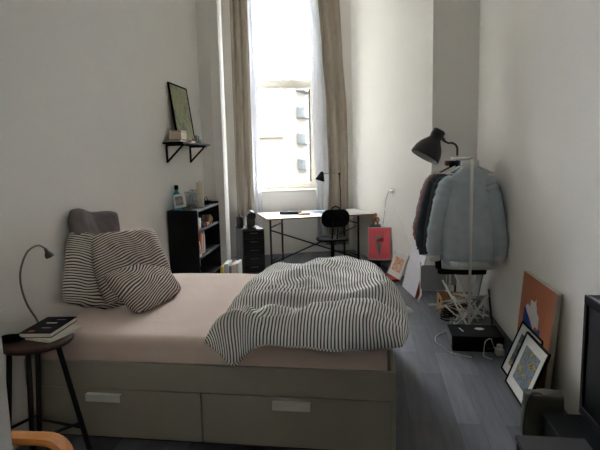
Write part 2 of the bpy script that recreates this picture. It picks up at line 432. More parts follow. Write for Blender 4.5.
# duvet: a thick folded lump at the foot end
def duvet_pt(u, v):
    """u 0..1 from left edge to right edge, v 0..1 from front to back"""
    ul = 1.075 + .05*math.sin(v*2.2) - .10*max(0, v-.12)*(1-v)*2 + .02*NZ(v*6, 1, 3)
    ur = 2.095 + .05*math.sin(min(v, .63)*5) - .13*max(0, v-.5) + .025*NZ(v*5, 7, 3)
    x = ul + (ur-ul)*u
    yf = -.025 + .012*NZ(u*7, 2, 1); yb = 1.50 - .10*(1-u)**2 - .12*max(0, u-.8) + .03*NZ(u*5, 4, 1)
    y = yf + (yb-yf)*v
    R = .17
    def prof(e): return math.sqrt(max(0.0, 1-(1-min(e, 1))**2))
    du = min((x-ul), (ur-x)); dv = min((y-yf)*1.9, (yb-y))
    p = prof(max(du, 0)/.20) if du < .20 else 1
    q = prof(max(dv, 0)/R) if dv < R else 1
    top = .156 + .008*math.exp(-((v-.55)/.28)**2) + .012*math.exp(-(((u-.78)/.3)**2+((v-.55)/.35)**2)) - .05*math.exp(-(((u-.30)/.14)**2+((v-.9)/.2)**2))
    top += .028*NZ(u*3.2+1, v*3.0, 5) + .014*NZ(u*7, v*6, 9)
    sv = min(1, v/.55); top *= .52 + .52*sv*sv*(3-2*sv)
    w = 0
    # long soft folds; the domain is warped so they do not run straight
    wx = x + .12*NZ(x*2.5, y*2.5, 11); wy = y + .12*NZ(x*2.5, y*2.5, 17)
    for (a, fr, am) in ((.5, 5.2, .020), (1.25, 6.5, .018), (2.2, 8.5, .015), (2.8, 12.5, .009)):
        c = wx*math.cos(a)+wy*math.sin(a)
        w += am*(1-2*abs(NZ(c*fr*.55, (wx*-math.sin(a)+wy*math.cos(a))*1.3, a*10)))**1 * 1.0
    for (a, fr, am) in ((.9, 3.4, .017), (1.9, 4.6, .013), (2.6, 6.0, .010)):
        c = wx*math.cos(a)+wy*math.sin(a); n_ = NZ(c*fr, (wy*math.cos(a)-wx*math.sin(a))*fr*.33, a*7+2)
        w += am*(max(0, 1-abs(n_)*3.2)**2 - .25)
    # fold line across the front third
    fl = y - (.26 + .10*(x-1.5) + .04*NZ(x*4, 3, 2))
    w += -.035*math.exp(-(fl/.045)**2)*(.4+.6*max(0, min(1, (x-1.2)/.3))) + .018*math.exp(-((fl-.09)/.06)**2)
    # folds radiating from the front left corner
    cx, cy = x-1.33, y-.02; ang = math.atan2(cy, cx); rr = math.hypot(cx, cy)
    w += .014*math.sin(ang*7+2*NZ(rr*3, 1, 1))*math.exp(-(rr/.35)**2)*min(1, rr/.16)
    w *= 1.45 - .75*min(1, v/.6)
    z = .612 + (top + w)*p*q
    # front hem hangs past the mattress edge, most at the left corner
    front = max(0, 1-max(0, y-yf)/.10)
    drop = -.005 + .12*math.exp(-((x-1.225)/.085)**2) + .02*math.exp(-((x-1.75)/.25)**2) + .008*NZ(x*9, 5, 5)
    z -= front*front*drop
    # right side sags over the foot end
    z += .03*max(0, (x-2.06)/.08)*(1-p)*(1-v)
    if dv < .01 and v < .5: y += .0
    y -= .014*math.sin(PI*min(1, max(0, (z-.55)/.2)))*front
    return Vector((x, y, z)), p*q
NU, NV = 150, 150
dv_ = MB(); bm = dv_.bm
ease = lambda t: t + .10*math.sin(2*PI*t)*-1/(2*PI)*4.2
us = [ease(i/NU) for i in range(NU+1)]; vs = [ease(j/NV) for j in range(NV+1)]
G = [[duvet_pt(us[i], vs[j])[0] for j in range(NV+1)] for i in range(NU+1)]
# arc length along u for stripes
mid_j = NV//2
V = [[bm.verts.new(G[i][j]) for j in range(NV+1)] for i in range(NU+1)]
A = [[0.0]*(NV+1) for _ in range(NU+1)]
for j in range(NV+1):
    acc = 0.0
    for i in range(1, NU+1):
        acc += (G[i][j]-G[i-1][j]).length; A[i][j] = acc
for j in range(NV+1):
    c = A[NU//2][j]
    for i in range(NU+1): A[i][j] = (A[i][j]-c)
# smooth the arclength field along v so that stripes stay continuous
for _ in range(12):
    for i in range(NU+1):
        col = A[i][:]
        for j in range(1, NV): A[i][j] = .25*col[j-1]+.5*col[j]+.25*col[j+1]
for i in range(NU):
    for j in range(NV):
        f_ = bm.faces.new((V[i][j], V[i+1][j], V[i+1][j+1], V[i][j+1])); f_.smooth = True
        for l, (a, b) in zip(f_.loops, ((i, j), (i+1, j), (i+1, j+1), (i, j+1))):
            l[dv_.uv].uv = (A[a][b]*.97 + .05*NZ(G[a][b].x*2, G[a][b].y*2, 8) + .05*(vs[b]-.5) + 5, vs[b]*1.6)
# underside
bv = {}
def rim(i, j):
    if (i, j) not in bv:
        p = G[i][j]; c = Vector((1.6, .75, 0))
        q = Vector((p.x + (c.x-p.x)*.05, p.y + max(0, (c.y-p.y))*.02, p.z-.012)) if p.z > .6 else Vector((p.x, p.y+.004, p.z-.012))
        bv[(i, j)] = bm.verts.new(q)
    return bv[(i, j)]
loop = [(i, 0) for i in range(NU)] + [(NU, j) for j in range(NV)] + [(i, NV) for i in range(NU, 0, -1)] + [(0, j) for j in range(NV, 0, -1)]
for k in range(len(loop)):
    a = loop[k]; b = loop[(k+1) % len(loop)]
    f_ = bm.faces.new((V[a[0]][a[1]], rim(*a), rim(*b), V[b[0]][b[1]])); f_.smooth = True
    for l, q in zip(f_.loops, (a, a, b, b)): l[dv_.uv].uv = (A[q[0]][q[1]]+5, vs[q[1]]*1.6)
dvo = dv_.build('duvet', 'duvet')
tag(dvo, 'black and white striped duvet bunched over the foot of the bed', 'duvet')

lc = MB(); lc.lathe([(.001, -.016), (.05, -.013), (.075, 0), (.05, .013), (.001, .016)], (2.115, .50, .655), (.25, 0, 1), 18)
lc.build('inner_lining', 'duvet_lining', dvo, 'plain white lining corner')
# pillows
def pillow(name, label, w, h, t, c, phi, tilt, roll, m, seed, group=None, crush=0.0, cat='pillow', ustripe=0.0):
    n = Vector((math.cos(phi)*math.cos(tilt), -math.sin(phi)*math.cos(tilt), math.sin(tilt)))
    W = Vector((math.sin(phi), math.cos(phi), 0)); Hh = n.cross(W)
    if Hh.z < 0: Hh = -Hh
    Wr = W*math.cos(roll)+Hh*math.sin(roll); Hr = Hh*math.cos(roll)-W*math.sin(roll)
    mtx = basis(c, Wr, Hr, Wr.cross(Hr))
    b = MB()
    for sgn in (1, -1):
        def fn(u, v):
            a = 2*u-1; q = 2*v-1
            e = max(0, (1-a*a))*max(0, (1-q*q))
            th = t*.5*e**.36
            cr = 1-.10*(a*a*q*q)**1.5; x = a*w/2*(1-.035*(1-q*q))*cr; y = q*h/2*(1-.035*(1-a*a))*cr
            wr = .016*NZ(x*9+seed, y*9, 3) + .022*NZ(x*4+seed, y*4, 7) + .008*NZ(x*20+seed, y*16, 5)
            # puckers at the corners
            rr = (abs(a)*abs(q)); wr += .006*math.sin(18*math.atan2(q, a)+seed)*rr*e**.3
            z = sgn*th + wr*e**.25 - crush*math.exp(-((a-.1)/.5)**2-((q-.9)/.5)**2)
            x += .02*NZ(y*5+seed, 1, 1); y += .02*NZ(x*5, seed, 2) - crush*.5*math.exp(-((a)/.45)**2)*max(0, q)
            return (x, y, z)
        b.grid(fn, 36, 36, lambda u, v: (u*w+5, v*h+5+ustripe*(u-.5)+.02*NZ(u*4+seed, v*4, 2)))
    bmesh.ops.remove_doubles(b.bm, verts=b.bm.verts, dist=1e-4)
    o = b.build(name, m); o.matrix_world = mtx
    return tag(o, label, cat, group)
pillow('pillow', 'plain dark grey pillow propped against wall above the striped pillows', .50, .52, .10, (.10, .665, 1.00), .16, .04, -.10, 'grey_pillow', 3.3, 'pillows heaped at the bed head', .04)
pillow('pillow', 'striped pillow standing behind the heap, closest to reading lamp', .50, .50, .14, (.165, .56, .845), .36, .22, -.36, 'pillow_stripe', 1.7, 'pillows heaped at the bed head')
pillow('pillow', 'striped pillow leaning in the middle of the heap', .60, .50, .16, (.315, .725, .87), .42, .46, -.05, 'pillow_stripe', 5.2, 'pillows heaped at the bed head', 0, 'pillow', -.12)
pillow('pillow', 'striped pillow slumped lowest and frontmost of the heap on beige sheet', .54, .36, .16, (.43, .675, .745), .24, .80, .06, 'pillow_stripe', 8.1, 'pillows heaped at the bed head', 0, 'pillow', -.16)

# ---------------------------------------------------------------- stool, books, reading lamp
st = thing('stool', 'dark wooden stool with splayed black legs at left, holding books', 'stool', (.19, -.12, 0))
MB().lathe([(.001, .605), (.15, .605), (.172, .612), (.18, .625), (.178, .638), (.165, .642), (.001, .638)], n=36).build('seat', 'dark_wood', st)
feet = []
for k, (tx, ty, bx, by) in enumerate(((.135, -.02, .215, .055), (-.06, .085, -.115, .10), (-.115, -.06, -.175, -.07), (.04, -.125, .045, -.165))):
    MB().tube([(tx, ty, .606), (bx, by, 0.0)], [.014, .014], 10).build('leg', 'dark_metal', st)
    feet.append((tx, ty, bx, by))
def legp(k, z):
    tx, ty, bx, by = feet[k]; q = 1-z/.606; return (tx+(bx-tx)*q, ty+(by-ty)*q, z)
for k, z in ((0, .13), (1, .16), (2, .13), (3, .16)):
    MB().tube([legp(k, z), legp((k+1) % 4, z)], .008, 8).build('stretcher', 'dark_metal', st)
def book(name, label, w, d, h, loc, rz, cover, group=None, top=None):
    r = thing(name, label, 'book', loc, rz, group)
    b = MB(); b.box((-w/2, -d/2, 0), (w/2, d/2, .003), .0006); b.box((-w/2, -d/2, h-.003), (w/2, d/2, h), .0006); b.box((-w/2-.002, -d/2, 0), (-w/2+.0005, d/2, h), .0006)
    b.build('cover', cover, r)
    MB().box((-w/2+.001, -d/2+.004, .0032), (w/2-.005, d/2-.004, h-.0032)).build('page_block', 'paper', r)
    if top:
        for (x0, y0, x1, y1, m) in top: MB().box((x0, y0, h-.0002), (x1, y1, h+.0006)).build('cover_print', m, r, 'pale printed patch')
    return r
book('book', 'pale paperback lying beneath the dark book on the stool', .16, .23, .016, (.255, -.06, .6425), -.20, 'paper', 'books on the stool')
book('book', 'thick dark covered book lying on top of the stool pile', .17, .28, .026, (.205, -.03, .6595), .10, 'black', 'books on the stool',
     [(-.05, -.12, -.02, -.095, 'red'), (-.01, -.06, .04, -.05, 'poster_grey'), (-.03, .02, .03, .035, 'mat_board'), (.0, .08, .05, .09, 'poster_grey')])
# soft black case lying on the stool, left of the books
c = MB(); c.lathe([(.001, 0), (.035, .002), (.046, .012), (.042, .028), (.02, .04), (.001, .043)], n=20)
bmesh.ops.transform(c.bm, matrix=Matrix.Translation((.085, -.185, .642)) @ Matrix.Rotation(.5, 4, 'Z') @ Matrix.Diagonal((1.6, .75, .9, 1)), verts=c.bm.verts)
tag(c.build('glasses_case', 'black'), 'small black rounded case lying on the stool left of the books', 'case')
rl = thing('reading_lamp', 'slim grey gooseneck reading lamp rising from bed corner by the wall', 'lamp', (.05, .105, .606))
MB().lathe([(.001, 0), (.028, 0), (.03, .004), (.027, .014), (.008, .018), (.001, .019)], n=20).build('base', 'grey_metal', rl)
gp = smooth_path([(0, 0, .017), (-.002, -.03, .08), (-.012, -.075, .17), (-.018, -.10, .27), (-.016, -.10, .36), (-.008, -.065, .44), (.0, -.02, .478), (.008, .04, .485), (.014, .09, .455)], 6)
MB().tube(gp, .0055, 8).build('gooseneck', 'grey_metal', rl)
MB().lathe([(.006, 0), (.010, .008), (.012, .022), (.022, .036), (.026, .05), (.026, .058), (.02, .056), (.001, .05)], (.013, .082, .462), (.25, .35, -.9), n=18).build('lamp_head', 'grey_metal', rl)

# ---------------------------------------------------------------- armchair (mostly hidden behind the partition)
ac = thing('armchair', 'bentwood armchair with curved orange-brown armrest beside the stool', 'armchair', (.45, -1.07, 0))
for yy in (.245, -.245):
    pth = [(-.28, yy, .40), (-.2, yy, .475), (0, yy, .505), (.22, yy, .515)] + [tuple(p) for p in arc((.28, yy, .44), .075, PI/2, 0, 8, (1, 0, 0), (0, 0, 1))] + [(.352, yy, .30), (.345, yy, .12)] + [tuple(p) for p in arc((.275, yy, .085), .07, 0, -PI/2, 6, (1, 0, 0), (0, 0, 1))] + [(0, yy, .013), (-.32, yy, .013)]
    MB().strip(smooth_path(pth, 3), .055, .026, (0, 1, 0)).build('side_frame', 'bent_wood', ac)
MB().box((-.27, -.21, .30), (.27, .21, .38), .03, Matrix.Rotation(-.12, 4, 'Y'), 3).build('seat_cushion', 'black_fabric', ac)
MB().box((-.06, -.21, 0), (.02, .21, .60), .03, Matrix.Translation((-.27, 0, .34)) @ Matrix.Rotation(-.30, 4, 'Y'), 3).build('back_cushion', 'black_fabric', ac)
for xx in (-.2, .2): MB().tube([(xx, -.24, .28), (xx, .24, .28)], .014, 8).build('cross_rail', 'bent_wood', ac)

# ---------------------------------------------------------------- bookcase by the left wall
bc = thing('bookcase', 'low black open bookcase against left wall beyond the bed', 'bookcase', (.305, 2.09, 0), math.radians(4.5))
# local: y along length 0..0.92, x from -.29 (back) to 0 (front)
L_, D_, HT = .92, .29, 1.10
MB().box((-D_, 0, 0), (0, .022, HT-.022), .002).build('side_panel', 'black_wood', bc)
MB().box((-D_, L_-.022, 0), (0, L_, HT+.02), .002).build('side_panel', 'black_wood', bc)
MB().box((-D_, -.002, HT-.022), (.002, L_-.022, HT), .002).build('top_panel', 'black_wood', bc)
MB().box((-D_, .022, .0), (-D_+.008, L_-.022, HT-.022)).build('back_panel', 'black_wood', bc)
SH = (.06, .36, .612, .872)
for z in SH: MB().box((-D_+.008, .022, z), (-.002, L_-.022, z+.022), .002).build('shelf', 'black_wood', bc)
BM = Matrix.Translation((.305, 2.09, 0)) @ Matrix.Rotation(math.radians(4.5), 4, 'Z')
def bcp(x, y, z): return BM @ Vector((x, y, z))
def upright(name, label, pos, th, dep, ht, m, group, lean=0, rz=0.0):
    """book standing on a shelf, spine to the room"""
    mt_ = Matrix.Translation(pos) @ Matrix.Rotation(rz, 4, 'Z') @ Matrix.Rotation(lean, 4, 'X')
    r = thing(name, label, 'book', group=group, mtx=mt_)
    b = MB(); b.box((-dep, 0, 0), (0, .002, ht), .0005); b.box((-dep, th-.002, 0), (0, th, ht), .0005); b.box((-.003, .002, 0), (.0005, th-.002, ht), .0005)
    b.build('cover', m, r); MB().box((-dep+.003, .0022, .003), (-.0035, th-.0022, ht-.004)).build('page_block', 'paper', r)
    return r
gz = SH[2]-.25+.022
bks = [('red', .032, .225, 'tall red book, first in the bookcase row'), ('orange', .022, .215, 'orange book beside the tall red one in bookcase'), ('yellow', .028, .228, 'yellow book standing in the bookcase row'), ('cream', .020, .205, 'cream book right of the yellow one in bookcase'),
       ('red', .026, .215, 'red book between cream and pale books in bookcase'), ('mat_board', .024, .222, 'pale white book standing in the bookcase row'), ('blue_paper', .018, .19, 'blue-grey thin book, farthest standing book in bookcase')]
y = .17
for m, th, ht, lb in bks:
    upright('book', lb, bcp(-.03, y, SH[2]+.0225), th, .17, ht, m, 'books standing in the bookcase', 0, math.radians(4.5)); y += th+.004
# small white framed card leaning at the near end of that shelf
cm = BM @ basis((-.018, .045, SH[2]+.0225), (0, 1, 0), (-.12, 0, .993), (.993, 0, .12))
r = thing('photo_frame', 'small white framed card leaning inside the bookcase near red books', 'photo frame', mtx=cm)
MB().box((0, 0, 0), (.10, .15, .008), .001).build('frame_border', 'mat_board', r); MB().box((.022, .03, .0075), (.078, .12, .0088)).build('picture', 'pic_small', r)
# upper compartment
def mug(label, pos, r_, h, m, hang):
    k = thing('mug', label, 'mug', pos, hang, 'mugs in the bookcase')
    MB().lathe([(.001, 0), (r_*.9, 0), (r_, .006), (r_, h), (r_-.004, h), (r_-.005, .008), (.001, .007)], n=22).build('cup', m, k)
    MB().tube(arc((r_-.002, 0, h*.52), h*.3, -PI/2, PI/2, 10, (1, 0, 0), (0, 0, 1)), .006, 8).build('handle', m, k)
mug('patterned mug with round handle on the upper bookcase shelf', bcp(-.06, .60, SH[3]+.0225), .045, .10, 'mug', math.radians(60))
mug('white mug at the near end of upper bookcase shelf', bcp(-.065, .20, SH[3]+.0225), .042, .11, 'plastic_white', math.radians(200))
o = MB(); o.lathe([(.001, 0), (.035, 0), (.038, .01), (.038, .075), (.02, .1), (.018, .12), (.001, .12)], bcp(-.06, .38, SH[3]+.0225), n=20); tag(o.build('jar', 'clear_glass'), 'clear jar between the two mugs in the bookcase', 'jar')
o = MB(); o.box((-.05, -.035, 0), (.05, .035, .045), .004, Matrix.Translation(bcp(-.07, .10, SH[3]+.0225))); tag(o.build('carton', 'orange'), 'small orange carton at near end of upper bookcase shelf', 'carton')
o = MB(); o.box((-.05, -.04, 0), (.05, .05, .035), .004, Matrix.Translation(bcp(-.07, .48, SH[3]+.0225))); tag(o.build('carton', 'red'), 'small dark red carton beside the patterned mug in bookcase', 'carton')
r = thing('scissors', 'steel scissors lying near front edge of the middle bookcase shelf', 'scissors', bcp(-.08, .50, SH[2]+.0225), .3)
MB().box((-.07, -.006, 0), (.07, .006, .004), .001).build('blade', 'chrome', r); MB().tube(arc((-.09, .0, .006), .02, 0, 2*PI, 14, (1, 0, 0), (0, 1, 0)), .004, 6, False).build('grip', 'black', r)
# on the top
ztop = HT+.0005
r = thing('bottle', 'teal bottle with black cap standing on the bookcase', 'bottle', bcp(-.215, .085, ztop))
MB().lathe([(.001, 0), (.036, 0), (.039, .006), (.039, .13), (.034, .155), (.016, .18), (.014, .195), (.001, .195)], n=24).build('body', 'teal', r)
MB().lathe([(.001, .1955), (.019, .1955), (.019, .235), (.017, .238), (.001, .238)], n=20).build('cap', 'black', r)
cm = BM @ basis((-.235, -.012+.02, ztop), (math.cos(.25), math.sin(.25), 0), (-.06, .22, .97), Vector((math.cos(.25), math.sin(.25), 0)).cross(Vector((-.06, .22, .97)).normalized()))
cm = BM @ (Matrix.Translation((-.215, .0, ztop+.02)) @ Matrix.Rotation(.10, 4, 'Z') @ Matrix.Rotation(math.radians(78), 4, 'X') @ Matrix.Rotation(.16, 4, 'Z') )
r = thing('photo_frame', 'white framed black and white photo leaning on the teal bottle', 'photo frame', mtx=cm)
fb = MB(); fb.box((0, 0, -.012), (.112, .02, .006), .002); fb.box((0, .11, -.012), (.112, .13, .006), .002); fb.box((0, .02, -.012), (.02, .11, .006), .002); fb.box((.092, .02, -.012), (.112, .11, .006), .002)
fb.build('frame_border', 'mat_board', r); MB().box((.02, .02, -.010), (.092, .11, -.001)).build('picture', 'pic_small', r)
for k, (x, yy, h, lb) in enumerate(((-.15, .24, .165, 'clear tall glass vase on bookcase, left of cream candle'), (-.075, .20, .15, 'short clear glass vase at bookcase edge beside photo'), (-.13, .36, .18, 'tallest clear glass vase on bookcase behind the cream candle'))):
    o = MB(); o.lathe([(.001, 0), (.032, 0), (.036, .01), (.034, h*.6), (.038, h), (.035, h), (.031, h*.6), (.032, .014), (.001, .012)], bcp(x, yy, ztop), n=22)
    tag(o.build('glass_vase', 'clear_glass'), lb, 'vase', 'glass vases on the bookcase')
r = thing('pillar_candle', 'tall cream pillar candle standing on the bookcase', 'candle', bcp(-.075, .42, ztop))
MB().lathe([(.001, 0), (.037, 0), (.038, .004), (.038, .246), (.034, .25), (.001, .246)], n=26).build('wax', 'cream', r); MB().tube([(0, 0, .245), (.002, 0, .262)], .0016, 6).build('wick', 'black', r)
r = thing('incense_bowl', 'small black bowl at far end of the bookcase top', 'bowl', bcp(-.09, .70, ztop))
MB().lathe([(.001, 0), (.03, 0), (.05, .02), (.055, .04), (.05, .04), (.045, .022), (.001, .01)], n=22).build('bowl', 'black', r); MB().tube(arc((0, 0, .035), .05, 0, PI, 12, (0, 1, 0), (0, 0, 1)), .004, 6).build('bow_handle', 'black_metal', r)
# crate with upright magazines in front of the bookcase
r = thing('magazine_crate', 'dark crate on floor before bookcase, holding magazines', 'crate', (.48, 2.62, 0), math.radians(5))
MB().box((-.13, -.14, 0), (.13, .14, .012)).build('bottom_board', 'black_wood', r)
for lo, hi in (((-.13, -.14, .012), (.13, -.128, .24)), ((-.13, .128, .012), (.13, .14, .24)), ((-.13, -.128, .012), (-.118, .128, .24)), ((.118, -.128, .012), (.13, .128, .24))): MB().box(lo, hi, .002).build('side_board', 'black_wood', r)
xx = -.112
for m, th, ht, lb in (('yellow', .03, 0.470, 'yellow magazine standing in the dark crate by bookcase'), ('mat_board', .05, 0.500, 'thick white magazine bundle in the dark crate'), ('poster_grey', .03, 0.480, 'grey magazine in the dark crate by bookcase'), ('cream', .035, 0.495, 'cream magazine in the dark crate by bookcase'), ('mat_board', .03, 0.505, 'thin white magazine at right end of the dark crate')):
    b = MB(); b.box((xx, -.11, .0125), (xx+th, .11, ht), .003); xx += th+.004
    bmesh.ops.transform(b.bm, matrix=Matrix.Translation((.48, 2.62, 0)) @ Matrix.Rotation(math.radians(5), 4, 'Z'), verts=b.bm.verts)
    tag(b.build('magazine', m), lb, 'magazine', 'magazines in the crate')

# ---------------------------------------------------------------- wall shelf
ws = thing('wall_shelf', 'black wall shelf on two triangular brackets above the bookcase', 'shelf', (0, 2.08, 0))
MB().box((.001, 0, 1.728), (.205, .80, 1.746), .002).build('shelf_board', 'black_wood', ws)
for yy in (.07, .70):
    b = MB(); b.box((.001, yy, 1.552), (.014, yy+.026, 1.7275), .001); b.box((.014, yy, 1.712), (.19, yy+.026, 1.7275), .001)
    b.strip([(.012, yy+.013, 1.565), (.165, yy+.013, 1.714)], .022, .014, (0, 1, 0))
    b.build('bracket', 'black', ws)
zs = 1.7465
lean = math.atan2(.075, .575)
pm = basis((.092, 2.27, zs), (0, 1, 0), (-math.sin(lean), 0, math.cos(lean)), (math.cos(lean), 0, math.sin(lean)))
def framed(name, label, w, h, mtx, fw, border, border_m, pic, ft=.018, matw=0.0, group=None, cat='picture', glaze=False):
    r = thing(name, label, cat, group=group, mtx=mtx)
    b = MB()
    for lo, hi in (((0, 0, -ft), (w, fw, 0)), ((0, h-fw, -ft), (w, h, 0)), ((0, fw, -ft), (fw, h-fw, 0)), ((w-fw, fw, -ft), (w, h-fw, 0))): b.box(lo, hi, .0015)
    b.build('frame_border', border_m, r)
    if matw:
        MB().box((fw, fw, -ft+.002), (w-fw, h-fw, -.007)).build('mat_board', 'mat_board', r)
        MB().box((fw+matw, fw+matw, -.0072), (w-fw-matw, h-fw-matw, -.006)).build('print', pic, r)
    else:
        MB().box((fw, fw, -ft+.002), (w-fw, h-fw, -.006)).build('print', pic, r)
    return r
framed('framed_picture', 'black framed pale green picture leaning on the wall shelf', .48, .585, pm, .014, None, 'black', 'pic_shelf', .018)
r = thing('cream_box', 'cream slatted box at near end of the wall shelf', 'box', (.115, 2.19, zs+.022)); MB().box((-.06, -.07, 0), (.06, .07, .065), .004).build('body', 'cream', r); MB().box((-.062, -.072, .0655), (.062, .072, .085), .003).build('lid', 'cream', r)
book('book', 'brown book lying under the cream box on wall shelf', .14, .19, .02, (.105, 2.20, zs), .0, 'dark_wood', 'books on the wall shelf')
book('book', 'orange-red book lying flat on the wall shelf', .12, .17, .022, (.13, 2.41, zs), .1, 'orange', 'books on the wall shelf')
for yy, h, rr, lb in ((2.54, .05, .02, 'small clear tealight glass nearest the orange book on wall shelf'), (2.62, .075, .022, 'taller small clear glass on the wall shelf'), (2.70, .045, .02, 'low small clear glass at far end of wall shelf')):
    o = MB(); o.lathe([(.001, 0), (rr, 0), (rr*1.15, h), (rr*1.15-.003, h), (rr-.003, .006), (.001, .005)], (.15, yy, zs), n=18); tag(o.build('tealight_glass', 'clear_glass'), lb, 'glass', 'small glasses on the wall shelf')
r = thing('pen_holder', 'white stub candle among small glasses on the wall shelf', 'candle', (.16, 2.58, zs)); MB().lathe([(.001, 0), (.014, 0), (.014, .08), (.012, .082), (.001, .08)], n=14).build('wax', 'plastic_white', r); MB().tube([(0, 0, .08), (0, .001, .09)], .001, 5).build('wick', 'black', r)
r.name = 'stub_candle'

# ---------------------------------------------------------------- drawer unit + coffee machine
du = thing('drawer_unit', 'narrow black metal drawer unit in the corner left of desk', 'drawer unit', (.365, 3.86, 0), math.radians(27))
b = MB(); b.box((-.14, -.20, .03), (-.135, .215, .70), .002); b.box((.135, -.20, .03), (.14, .215, .70), .002); b.box((-.14, .21, .03), (.14, .215, .70)); b.box((-.14, -.205, .695), (.14, .215, .705), .002); b.box((-.135, -.2, .03), (.135, .21, .035))
b.build('casing', 'steel_black', du)
for k in range(6):
    z = .045+k*.108; d = MB(); d.box((-.133, -.215, z), (.133, -.205, z+.102), .002); d.box((-.125, -.205, z+.01), (.125, .19, z+.09))
    d = d.build('drawer', 'steel_black', du); MB().box((-.05, -.232, z+.066), (.05, -.2152, z+.074), .002).build('drawer_pull', 'handle_steel', d)
for sx in (-.12, .12):
    for sy in (-.18, .19): MB().lathe([(.001, 0), (.018, .002), (.018, .028), (.001, .0295)], (sx, sy, 0), n=12).build('caster', 'black', du)
cmx = thing('coffee_machine', 'black and silver coffee machine on the black drawer unit', 'coffee machine', (.40, 3.80, .7055), math.radians(20))
MB().box((-.055, -.11, 0), (.055, .11, .02), .006).build('drip_base', 'black', cmx)
MB().box((-.055, .01, .02), (.055, .11, .165), .015, None, 3).build('body', 'black_gloss', cmx)
MB().lathe([(.001, -.11), (.045, -.11), (.058, -.09), (.06, 0), (.058, .09), (.045, .11), (.001, .11)], (0, 0, .165), (0, 1, 0), 20).build('brew_head', 'black_gloss', cmx)
MB().tube([(-.052, -.09, .165), (-.056, -.10, .205), (.056, -.10, .205), (.052, -.09, .165)], .006, 8).build('lever', 'chrome', cmx)
MB().box((-.062, -.02, .03), (-.0555, .10, .14), .003).build('side_trim', 'chrome', cmx, 'silver side strip')
r = thing('canister', 'black canister with lid left of the coffee machine', 'canister', (.255, 3.79, .7055)); MB().lathe([(.001, 0), (.042, 0), (.043, .004), (.043, .13), (.001, .13)], n=22).build('body', 'black', r); MB().lathe([(.001, .1305), (.045, .1305), (.045, .15), (.012, .155), (.012, .172), (.001, .174)], n=22).build('lid', 'black_gloss', r)

# ---------------------------------------------------------------- desk
DA = math.radians(22); DO = Vector((.455, 4.535, 0)); DX = Vector((math.cos(DA), math.sin(DA), 0)); DY = Vector((-math.sin(DA), math.cos(DA), 0))
DM = basis(DO, DX, DY, (0, 0, 1))
def dk(u, v, z): return DO + DX*u + DY*v + Vector((0, 0, z))
DW, DD = 1.655, .92
desk = thing('desk', 'white topped desk with plywood edge and black crossed steel frame', 'desk', mtx=DM)
MB().box((0, 0, .715), (DW, DD, .734)).build('plywood_core', 'plywood', desk, 'brown plywood edge')
MB().box((.001, .001, .7342), (DW-.001, DD-.001, .740), .001).build('desktop', 'desk_top', desk)
UA, UC = .055, 1.40
legs = ((UA, .05), (UC, .05), (.345, .62), (UC-.03, .62))
for u, v in legs: MB().box((u-.013, v-.013, 0), (u+.013, v+.013, .7148), .002).build('leg', 'black_metal', desk)
def bar(a, b, r_=.010): return MB().tube([a, b], r_, 8)
bar((UA, .05, .565), (UC, .05, .07)).build('cross_brace', 'black_metal', desk); bar((UC, .064, .565), (UA, .064, .07)).build('cross_brace', 'black_metal', desk)
for a, b in ((0, 2), (1, 3)):
    for z in (.60, .10): bar((*legs[a], z), (*legs[b], z)).build('side_rail', 'black_metal', desk)
bar((legs[2][0], .62, .69), (legs[3][0], .62, .69)).build('rear_rail', 'black_metal', desk)
zt = .7405
r = thing('laptop', 'closed black laptop lying on the left half of the desk', 'laptop', mtx=DM @ Matrix.Translation((.47, .52, zt)) @ Matrix.Rotation(-.30, 4, 'Z'))
MB().box((-.165, -.12, .003), (.165, .12, .016), .003).build('base', 'black', r); MB().box((-.165, -.12, .0165), (.165, .12, .042), .003).build('screen_lid', 'black', r)
for sx in (-.13, .13):
    for sy in (-.09, .09): MB().box((sx-.012, sy-.01, 0), (sx+.012, sy+.01, .0029)).build('rubber_foot', 'black', r)
for u, v, rz_, dz, m, lb in ((.80, .50, -.25, 0, 'mat_board', 'white paper sheet on the desk nearest the laptop'), (.93, .62, .15, .001, 'blue_paper', 'pale blue folder on the desk among white papers'), (1.00, .47, -.05, .0022, 'mat_board', 'white paper sheet lying across the blue folder on the desk')):
    o = MB(); o.box((-.105, -.148, dz), (.105, .148, dz+.0009)); o = o.build('paper_sheet', m if m != 'blue_paper' else 'desk_top'); o.matrix_world = DM @ Matrix.Translation((u, v, zt)) @ Matrix.Rotation(rz_, 4, 'Z')
    if 'folder' in lb: o.name = 'folder'; o.data.materials[0] = M['blue_paper']
    tag(o, lb, 'folder' if 'folder' in lb else 'paper')
r = thing('wooden_box', 'small light wooden box at the desk front edge', 'box', mtx=DM @ Matrix.Translation((.62, .27, zt)) @ Matrix.Rotation(-.2, 4, 'Z'))
MB().box((-.085, -.04, 0), (.085, .04, .025), .002).build('tray', 'light_wood', r); MB().box((-.086, -.041, .0252), (.086, .041, .032), .002).build('lid', 'light_wood', r)
dl = thing('desk_lamp', 'black jointed desk lamp at the back of the desk before curtain', 'lamp', dk(1.345, .72, zt))
MB().lathe([(.001, 0), (.075, 0), (.08, .004), (.078, .016), (.015, .02), (.001, .02)], n=24).build('base', 'black_metal', dl)
MB().tube([(0, 0, .018), (.0, 0, .30), (-.012, 0, .58)], .008, 8).build('pole', 'black_metal', dl)
MB().lathe([(.001, -.02), (.018, -.018), (.018, .018), (.001, .02)], (-.012, 0, .59), (0, 1, 0), 14).build('joint', 'black_metal', dl)
MB().tube([(-.012, 0, .592), (-.15, -.02, .605), (-.28, -.05, .595)], .006, 8).build('arm', 'grey_metal', dl, 'pale metal arm')
MB().lathe([(.012, .025), (.034, .0), (.042, -.03), (.062, -.08), (.08, -.125), (.076, -.125), (.058, -.08), (.037, -.03), (.001, -.01)], (-.29, -.05, .61), (.30, .1, 1), 22, False).build('lamp_shade', 'black', dl)

